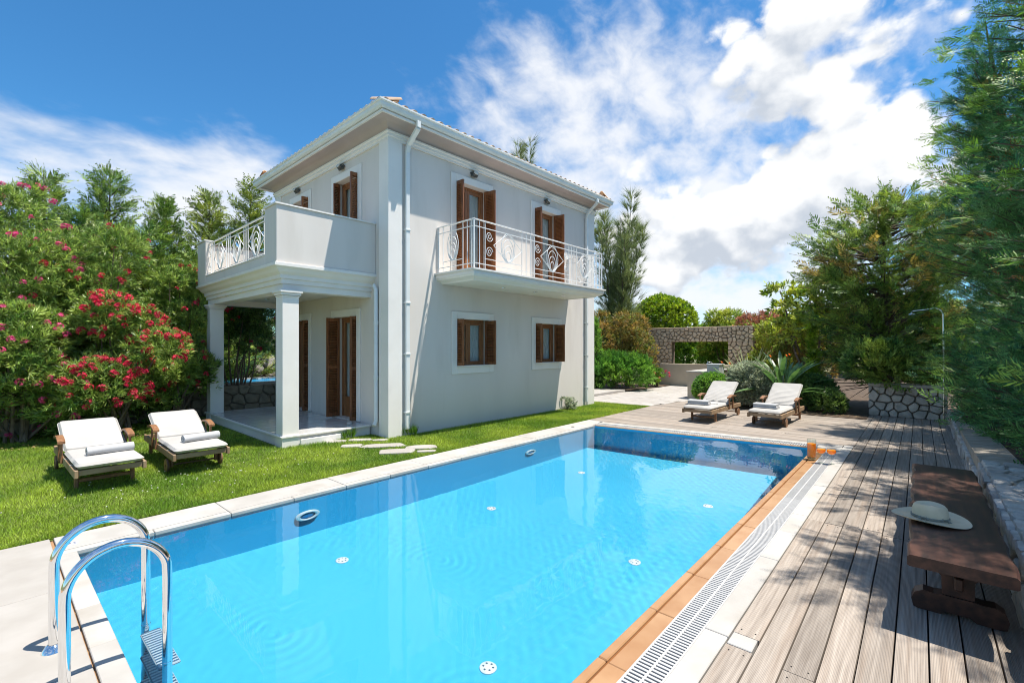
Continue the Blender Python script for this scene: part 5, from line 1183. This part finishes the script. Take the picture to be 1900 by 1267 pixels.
# the half bare tree behind the planter
o = conifer('half_bare_cypress', (16.3, .75, .1), 5.75, (lambda t: 2.05 * (min(1, (1.06 - t) * 4.2) ** .5) * (.55 + .45 * min(1, t * 1.8))), 330, cyp, M['cypress'], 'broad ragged cypress with bare lower branches behind the planter', 'tree', None, (2, 34), (.75, 1.2), 7.0, .14, .15, (.10, M['straw_spray']), bare=.42, spread=.5)
tw = MB()
for i in range(260):
    a = random.uniform(0, 6.283); z = random.uniform(.5, 3.6); L = random.uniform(.8, 1.9); e = random.uniform(-.25, .45); d = Vector((math.cos(a), math.sin(a), e)); p = Vector((0, 0, z)); k = Vector((random.gauss(0, .1), random.gauss(0, .1), random.gauss(0, .12)))
    tw.tube([p, p + d * L * .5 + k, p + d * L + k * 2.2], [.018, .010, .003], 4, caps=False)
tw.build('bare_branches', M['twig'], o, True)
# ---- feathery trees behind the villa
wsp = [T_wisp(26, .5, .006, 38) for _ in range(3)]
def feather_tree(loc, h, r, n, label):
    o = empty('tamarisk_tree', loc, 0, label=label, cat='tree'); P = []; D = []; lm = MB()
    for s in range(9):
        a = random.uniform(0, 6.283); L = h * random.uniform(.72, 1.0); tx, ty = r * random.uniform(.25, 1.0) * math.cos(a), r * random.uniform(.25, 1.0) * math.sin(a)
        pts = [Vector((tx * (k / 10) ** 1.4 + random.gauss(0, .03), ty * (k / 10) ** 1.4 + random.gauss(0, .03), L * k / 10)) for k in range(11)]; lm.tube(pts, [.07 * (1 - .93 * k / 10) for k in range(11)], 5)
        for i in range(n // 9):
            t = random.uniform(.22, 1.0); k = min(9, int(t * 10)); q = pts[k].lerp(pts[k + 1], t * 10 - k if t < 1 else 1); a2 = random.uniform(0, 6.283); w = r * .34 * (1.05 - t) * 1.6 + .05
            P.append(q + Vector((math.cos(a2), math.sin(a2), 0)) * w * random.random()); D.append((math.cos(a2) * .8, math.sin(a2) * .8, random.uniform(.5, 1.5)))
    lm.build('trunk', M['bark'], o, True); V, F = scatter(wsp, P, D, rng.uniform(.6, 1.15, len(P))); link('foliage', np_mesh('foliage', V, F, M['feather']), o)
feather_tree((19.2, 10.4, 0), 8.4, 1.7, 1900, 'feathery grey green tree rising behind the balcony end'); feather_tree((17.2, 11.8, 0), 8.0, 1.3, 1300, 'feathery tree close against the villa end wall'); feather_tree((15.2, 12.95, 0), 10.6, .9, 800, 'wispy tree top showing above the roof tiles')
# ---- shrubs by the terrace
sm_ = [T_cluster(10, .075, .034, 15, 80, .05) for _ in range(4)]; fine = [T_cluster(14, .06, .018, 10, 75, .06) for _ in range(3)]; jun = [T_spray(.20, 6, .09, .013, -.1) for _ in range(3)]; lax = [T_cluster(9, .11, .03, 20, 85, .12) for _ in range(4)]
shrub('domed_shrub', (21.9, 9.45, 0), 4.2, 1.6, 'clipped lime green dome above the stone window wall', 'shrub', M['topiary'], sm_, 4200, (1.2, 1.9), lobes=ell((0, 0, 2.7, 1.5, 1.5, 1.38), (.35, -.5, 2.9, 1.15, 1.15, 1.12), (-.4, .5, 2.75, 1.2, 1.2, 1.15), (.1, .1, 3.1, 1.0, 1.0, 1.05)), lo=.86, bias=.2)
shrub('domed_shrub', (23.5, 8.2, 0), 2.4, 1.2, 'round green shrub seen through the left of the stone window', 'shrub', M['hedge'], sm_, 1500, (1.3, 2.0), lobes=ell((0, 0, 1.3, 1.5, 1.2, 1.1)), lo=.85)
shrub('domed_shrub', (23.2, 6.2, 0), 2.4, 1.2, 'green hedge shrub seen through the right of the stone window', 'shrub', M['hedge'], sm_, 1500, (1.3, 2.0), lobes=ell((0, 0, 1.25, 1.3, 1.5, 1.15)), lo=.85)
shrub('nandina_shrub', (17.7, 9.1, 0), 3.0, 1.25, 'orange tinted shrub beside the stone window wall', 'shrub', M['nandina'], lax, 1700, (.8, 1.3), 12, base=.2)
shrub('nandina_shrub', (17.0, 10.3, 0), 3.1, 1.2, 'orange tinted shrub half hidden by the villa end', 'shrub', M['nandina'], lax, 1200, (.8, 1.3), 10, base=.2)
conifer('upright_conifer', (15.5, 9.35, 0), 2.75, cone(.75, .7), 150, jun, M['juniper'], 'bright green upright conifer at the villa end wall', 'conifer', None, (45, 70), (.9, 1.5), 10, .02, .05)
shrub('juniper_shrub', (16.0, 8.75, 0), 1.35, 1.3, 'spreading green juniper at the edge of the terrace', 'shrub', M['juniper'], jun, 2600, (.9, 1.6), lobes=ell((0, 0, .55, 1.15, .75, .75), (.7, -.25, .42, .75, .6, .55), (-.6, .2, .6, .7, .6, .65), (.2, -.1, .8, .6, .5, .5)), bias=.7, flat=.3)
fl_, lb_ = shrub('flowering_plant', (18.3, 8.15, 0), .75, .55, 'low flowering plant at the foot of the stone window wall', 'plant', M['hedge'], fine, 420, (1.0, 1.7), 7, base=.2)
for i in range(14): a = random.uniform(0, 6.28); q = link('blossom', FM['flower_red'], fl_, (.5 * math.cos(a), .5 * math.sin(a), random.uniform(.35, .75))); q.scale = (.8, .8, .8)
shrub('maroon_shrub', (21.2, 4.7, 0), 3.1, 1.1, 'maroon leaved shrub leaning over the end of the stone wall', 'shrub', M['maroon'], lax, 800, (.9, 1.5), 8, base=.4)
shrub('green_shrub', (22.4, 6.6, 0), 3.2, 1.3, 'loose light green shrub showing over the stone wall', 'shrub', M['magnolia'], lax, 1100, (1.0, 1.6), 9, base=.5)
shrub('green_shrub', (19.6, 4.0, 0), 2.6, 1.2, 'tall yellow green shrub right of the stone wall', 'shrub', M['magnolia'], lax, 1400, (.9, 1.5), 10, base=.15)
shrub('nandina_shrub', (18.6, 3.0, 0), 2.3, 1.0, 'orange tinted shrub behind the yucca', 'shrub', M['nandina'], lax, 1000, (.8, 1.3), 9, base=.15)
shrub('round_bush', (13.55, 4.38, 0), .92, .5, 'round dark green bush behind the sunlit lounger', 'bush', M['juniper'], fine, 1500, (.9, 1.4), lobes=ell((0, 0, .44, .52, .52, .46)), lo=.82, bias=.3)
shrub('silver_bush', (13.75, 3.48, 0), 1.2, .6, 'silver leaved round bush between the two deck loungers', 'bush', M['silver'], fine, 2400, (.9, 1.4), lobes=ell((0, 0, .66, .58, .58, .56), (.1, .1, .3, .45, .45, .35)), lo=.78, bias=.3)
shrub('rosemary_bush', (13.95, 1.75, 0), .85, .65, 'dark low bush behind the shaded lounger', 'bush', M['oleander_deep'], fine, 1000, (.9, 1.4), lobes=ell((0, 0, .25, .4, .6, .35), (.2, -.3, .3, .35, .4, .35)), lo=.7)
shrub('rosemary_bush', (14.9, 2.2, 0), .9, .7, 'dark bush at the foot of the clipped cone', 'bush', M['cypress'], fine, 900, (.9, 1.5), lobes=ell((0, 0, .4, .7, .6, .5)), lo=.7)
conifer('cone_conifer', (16.0, 2.35, 0), 2.4, cone(.62, .75), 150, jun, M['topiary'], 'narrow bright green clipped cone behind the strelitzia', 'conifer', None, (50, 72), (.9, 1.5), 11, .02, .05)
for (x, y, z, lab) in ((14.75, .35, .70, 'dark low juniper growing in the stone planter'), (15.3, -.6, .60, 'dark juniper in the shade behind the shower post'), (16.4, -1.6, .3, 'dark undergrowth shrub behind the planter')):
    shrub('planter_juniper', (x, y, z), .9, .75, lab, 'shrub', M['cypress'], jun, 900, (1.0, 1.7), lobes=ell((0, 0, .3, .7, .8, .45), (.4, .3, .5, .6, .6, .5)), bias=.5, flat=.3)
# magnolia with big leaves
big = [T_cluster(7, .17, .07, 30, 85, .1) for _ in range(3)]
shrub('magnolia_tree', (17.6, 2.4, 0), 4.4, 1.1, 'light green large leaved tree in front of the ragged cypress', 'tree', M['magnolia'], big, 620, (.8, 1.3), lobes=ell((0, 0, 2.2, .9, .9, .8), (.3, .5, 3.1, .6, .6, .5), (.2, 1.0, 2.9, .45, .5, .3), (.4, 1.2, 3.6, .4, .5, .28), (-.3, -.3, 3.4, .6, .6, .6), (.4, .8, 2.1, .7, .7, .6)), rz=0, stem_r=.05)
# strelitzia and yucca: every large leaf its own piece
def blade(L, w, bend, n=6):
    vs = []; fs = []
    for i in range(n + 1):
        t = i / n; x = L * t; z = -bend * L * t * t; ww = w * math.sin(min(1, .12 + t * .88) * math.pi) ** .7 / 2 if i < n else .002; vs += [(x, -ww, z + .25 * ww), (x, 0, z), (x, ww, z + .25 * ww)]
    for i in range(n): a = 3 * i; fs += [(a, a + 3, a + 4, a + 1), (a + 1, a + 4, a + 5, a + 2)]
    return MB().add(vs, fs)
def fan(name, loc, label, cat, m, n, L, w, el, bend, stalk=0.0, blooms=0):
    o = empty(name, loc, 0, label=label, cat=cat); ms = [blade(L * k, w, bend * q).mesh('leaf', m, True) for k, q in ((1, 1), (.85, .7), (1.1, 1.3))]
    for i in range(n):
        a = i * 2.399; e = R(random.uniform(*el)); st = stalk * random.uniform(.7, 1.15); base = Vector((.06 * math.cos(a), .06 * math.sin(a), .02)); d = Vector((math.cos(a) * math.cos(e), math.sin(a) * math.cos(e), math.sin(e))); p = base + d * st
        q = link('leaf', random.choice(ms), o, p, (random.uniform(-.3, .3), -e + (.35 if stalk else 0), a))
        if stalk: MB().tube([base, p], [.014, .008], 6).build('stalk', m, o)
    for i in range(blooms):
        a = random.uniform(2.2, 4.6); p = Vector((.35 * math.cos(a), .35 * math.sin(a), L * 1.0 + stalk * .8 + random.uniform(-.15, .15))); MB().tube([(0, 0, .05), p * .6, p], [.012, .01, .008], 6).build('stalk', m, o)
        b = MB()
        for k in range(5): b.add([p, p + Vector((.02, .008 * (k - 2), .05 + .006 * k)), p + Vector((-.03, .022 * (k - 2), .085))], [(0, 1, 2)])
        b.build('bloom', M['orange_bloom'], o)
fan('strelitzia', (14.1, 2.75, 0), 'bird of paradise plant with broad leaves behind the shaded lounger', 'plant', M['strelitzia'], 46, .8, .115, (32, 82), .30, .85, 3)
fan('strelitzia', (14.6, 4.15, 0), 'bird of paradise plant with an orange bloom beside the cabinet', 'plant', M['strelitzia'], 26, .6, .085, (34, 82), .28, .6, 3)
fan('yucca', (14.75, 3.75, .45), 'pale spiky yucca behind the silver bush', 'plant', M['yucca'], 64, 1.15, .05, (8, 78), .06)
# weeds at the villa base
for (x, y, r_, lab) in ((10.05, 6.95, .22, 'small pale rose bush growing at the foot of the villa wall'), (5.2, 7.08, .10, 'tuft of weeds beside the first downpipe'), (4.35, 7.72, .10, 'tuft of dark weeds below the porch edge')):
    rose = 'rose' in lab
    shrub('weed', (x, y, 0), .3, r_, lab, 'plant', M['silver'] if rose else M['hedge'], [T_cluster(8, .09, .02, 5, 60, .02)] if rose else [T_cluster(7, .15, .009, 2, 30, .01)], 70 if rose else 26, (.8, 1.4), lobes=None if rose else ell((0, 0, .015, r_ * 1.6, r_, .02)), nl=4, base=.05, bias=1.6, stem_r=.004)
# far trees along the horizon
for k, (x, y, h, r, lab) in enumerate(((40, 22, 3.4, 3, 'distant round tree left of the clipped dome'), (46, 19, 3.3, 3, 'distant tree just right of the clipped dome'), (44, 14, 3.2, 3, 'distant tree above the stone window wall'), (40, 10.5, 3.2, 3, 'distant tree above the end of the stone wall'), (36, 7.5, 3.4, 3, 'distant tree behind the maroon shrub'), (36, 4, 4, 3, 'distant tree behind the large leaved tree'), (32, 1, 4, 3, 'distant tree behind the ragged cypress'), (36, 29, 4, 3, 'distant tree behind the villa end'))):
    shrub('distant_tree', (x, y, 0), h, r, lab, 'tree', M['hedge'], [T_cluster(12, .5, .25, 10, 80, .3)], 420, (.8, 1.4), 9, 'distant trees beyond the garden', .3, stem_r=.12)
# ---------------------------------------------------------------- grass
def in_house(x, y):
    c, s = math.cos(DL), math.sin(DL); u = x * c - y * s; v = x * s + y * c
    return ((u > 4.64) & (v > 7.27) & (u < 11.5)) | ((u > 3.0) & (v > 7.82) & (u < 4.8))
NB = 290000
x = rng.uniform(-2.2, 12.1, NB * 2); y = 5.595 + (rng.random(NB * 2) ** 1.55) * 7.0
k = ~in_house(x, y) & (y < 12.6 + .1 * x) & ~((x > 11.9) & (y > 7.3)) & (x * .66 - y * .751 > -1.22 * (x * .751 + y * .66))
for (sx, sy, rx, ry_, _) in ss: k &= (((x - sx) * .79 - (y - sy) * .61) / (rx * .95)) ** 2 + (((x - sx) * .61 + (y - sy) * .79) / (ry_ * .95)) ** 2 > 1
x, y = x[k][:NB], y[k][:NB]; n = len(x)
hgt = rng.uniform(.018, .046, n) * (1 + .35 * np.sin(x * 2.1) * np.sin(y * 2.7)); a = rng.uniform(0, 6.283, n); w = rng.uniform(.0022, .0042, n); tl = rng.normal(0, .55, (n, 2)) * hgt[:, None]
V = np.empty((n, 3, 3)); V[:, 0] = np.stack((x - np.cos(a) * w, y - np.sin(a) * w, np.zeros(n) - .003), 1); V[:, 1] = np.stack((x + np.cos(a) * w, y + np.sin(a) * w, np.zeros(n) - .003), 1); V[:, 2] = np.stack((x + tl[:, 0], y + tl[:, 1], hgt), 1)
link('grass', np_mesh('grass', V.reshape(-1, 3), np.arange(n * 3).reshape(-1, 3), M['grass']), None, label='short green lawn grass between pool and villa', cat='grass', kind='stuff')
cl = MB()
for i in range(75):
    x_, y_ = random.gauss(1.7, 1.0), random.gauss(6.75, .35)
    if y_ < 5.65: continue
    cl.lathe([(.001, .0), (.006, .003), (.007, .007), (.004, .011), (.001, .012)], 6, Matrix.Translation((x_, y_, random.uniform(.025, .045))))
cl.build('clover_blossoms', mat('clover_white', (.62, .60, .52), None, rough=.9), None, label='scattered white clover blossoms in the lawn before the loungers', cat='clover', kind='stuff')
lt = MB()
for i in range(420):
    x_, y_ = (random.uniform(-1, 3), random.uniform(10.6, 12.2)) if i < 260 else (random.uniform(13.2, 14.2), random.uniform(.95, 4.8)); a = random.uniform(0, 6.28); s = random.uniform(.02, .05)
    lt.add([(x_, y_, .03), (x_ + s * math.cos(a), y_ + s * math.sin(a), .036), (x_ + 1.6 * s * math.cos(a + .4), y_ + 1.6 * s * math.sin(a + .4), .03), (x_ + s * math.cos(a + .8), y_ + s * math.sin(a + .8), .033)], [(0, 1, 2), (0, 2, 3)])
lt.build('fallen_leaves', mat('dry_leaf', (.20, .13, .05), (.35, .24, .10), 40, .9), None, label='dry fallen leaves under the shrubs', cat='leaves', kind='stuff')
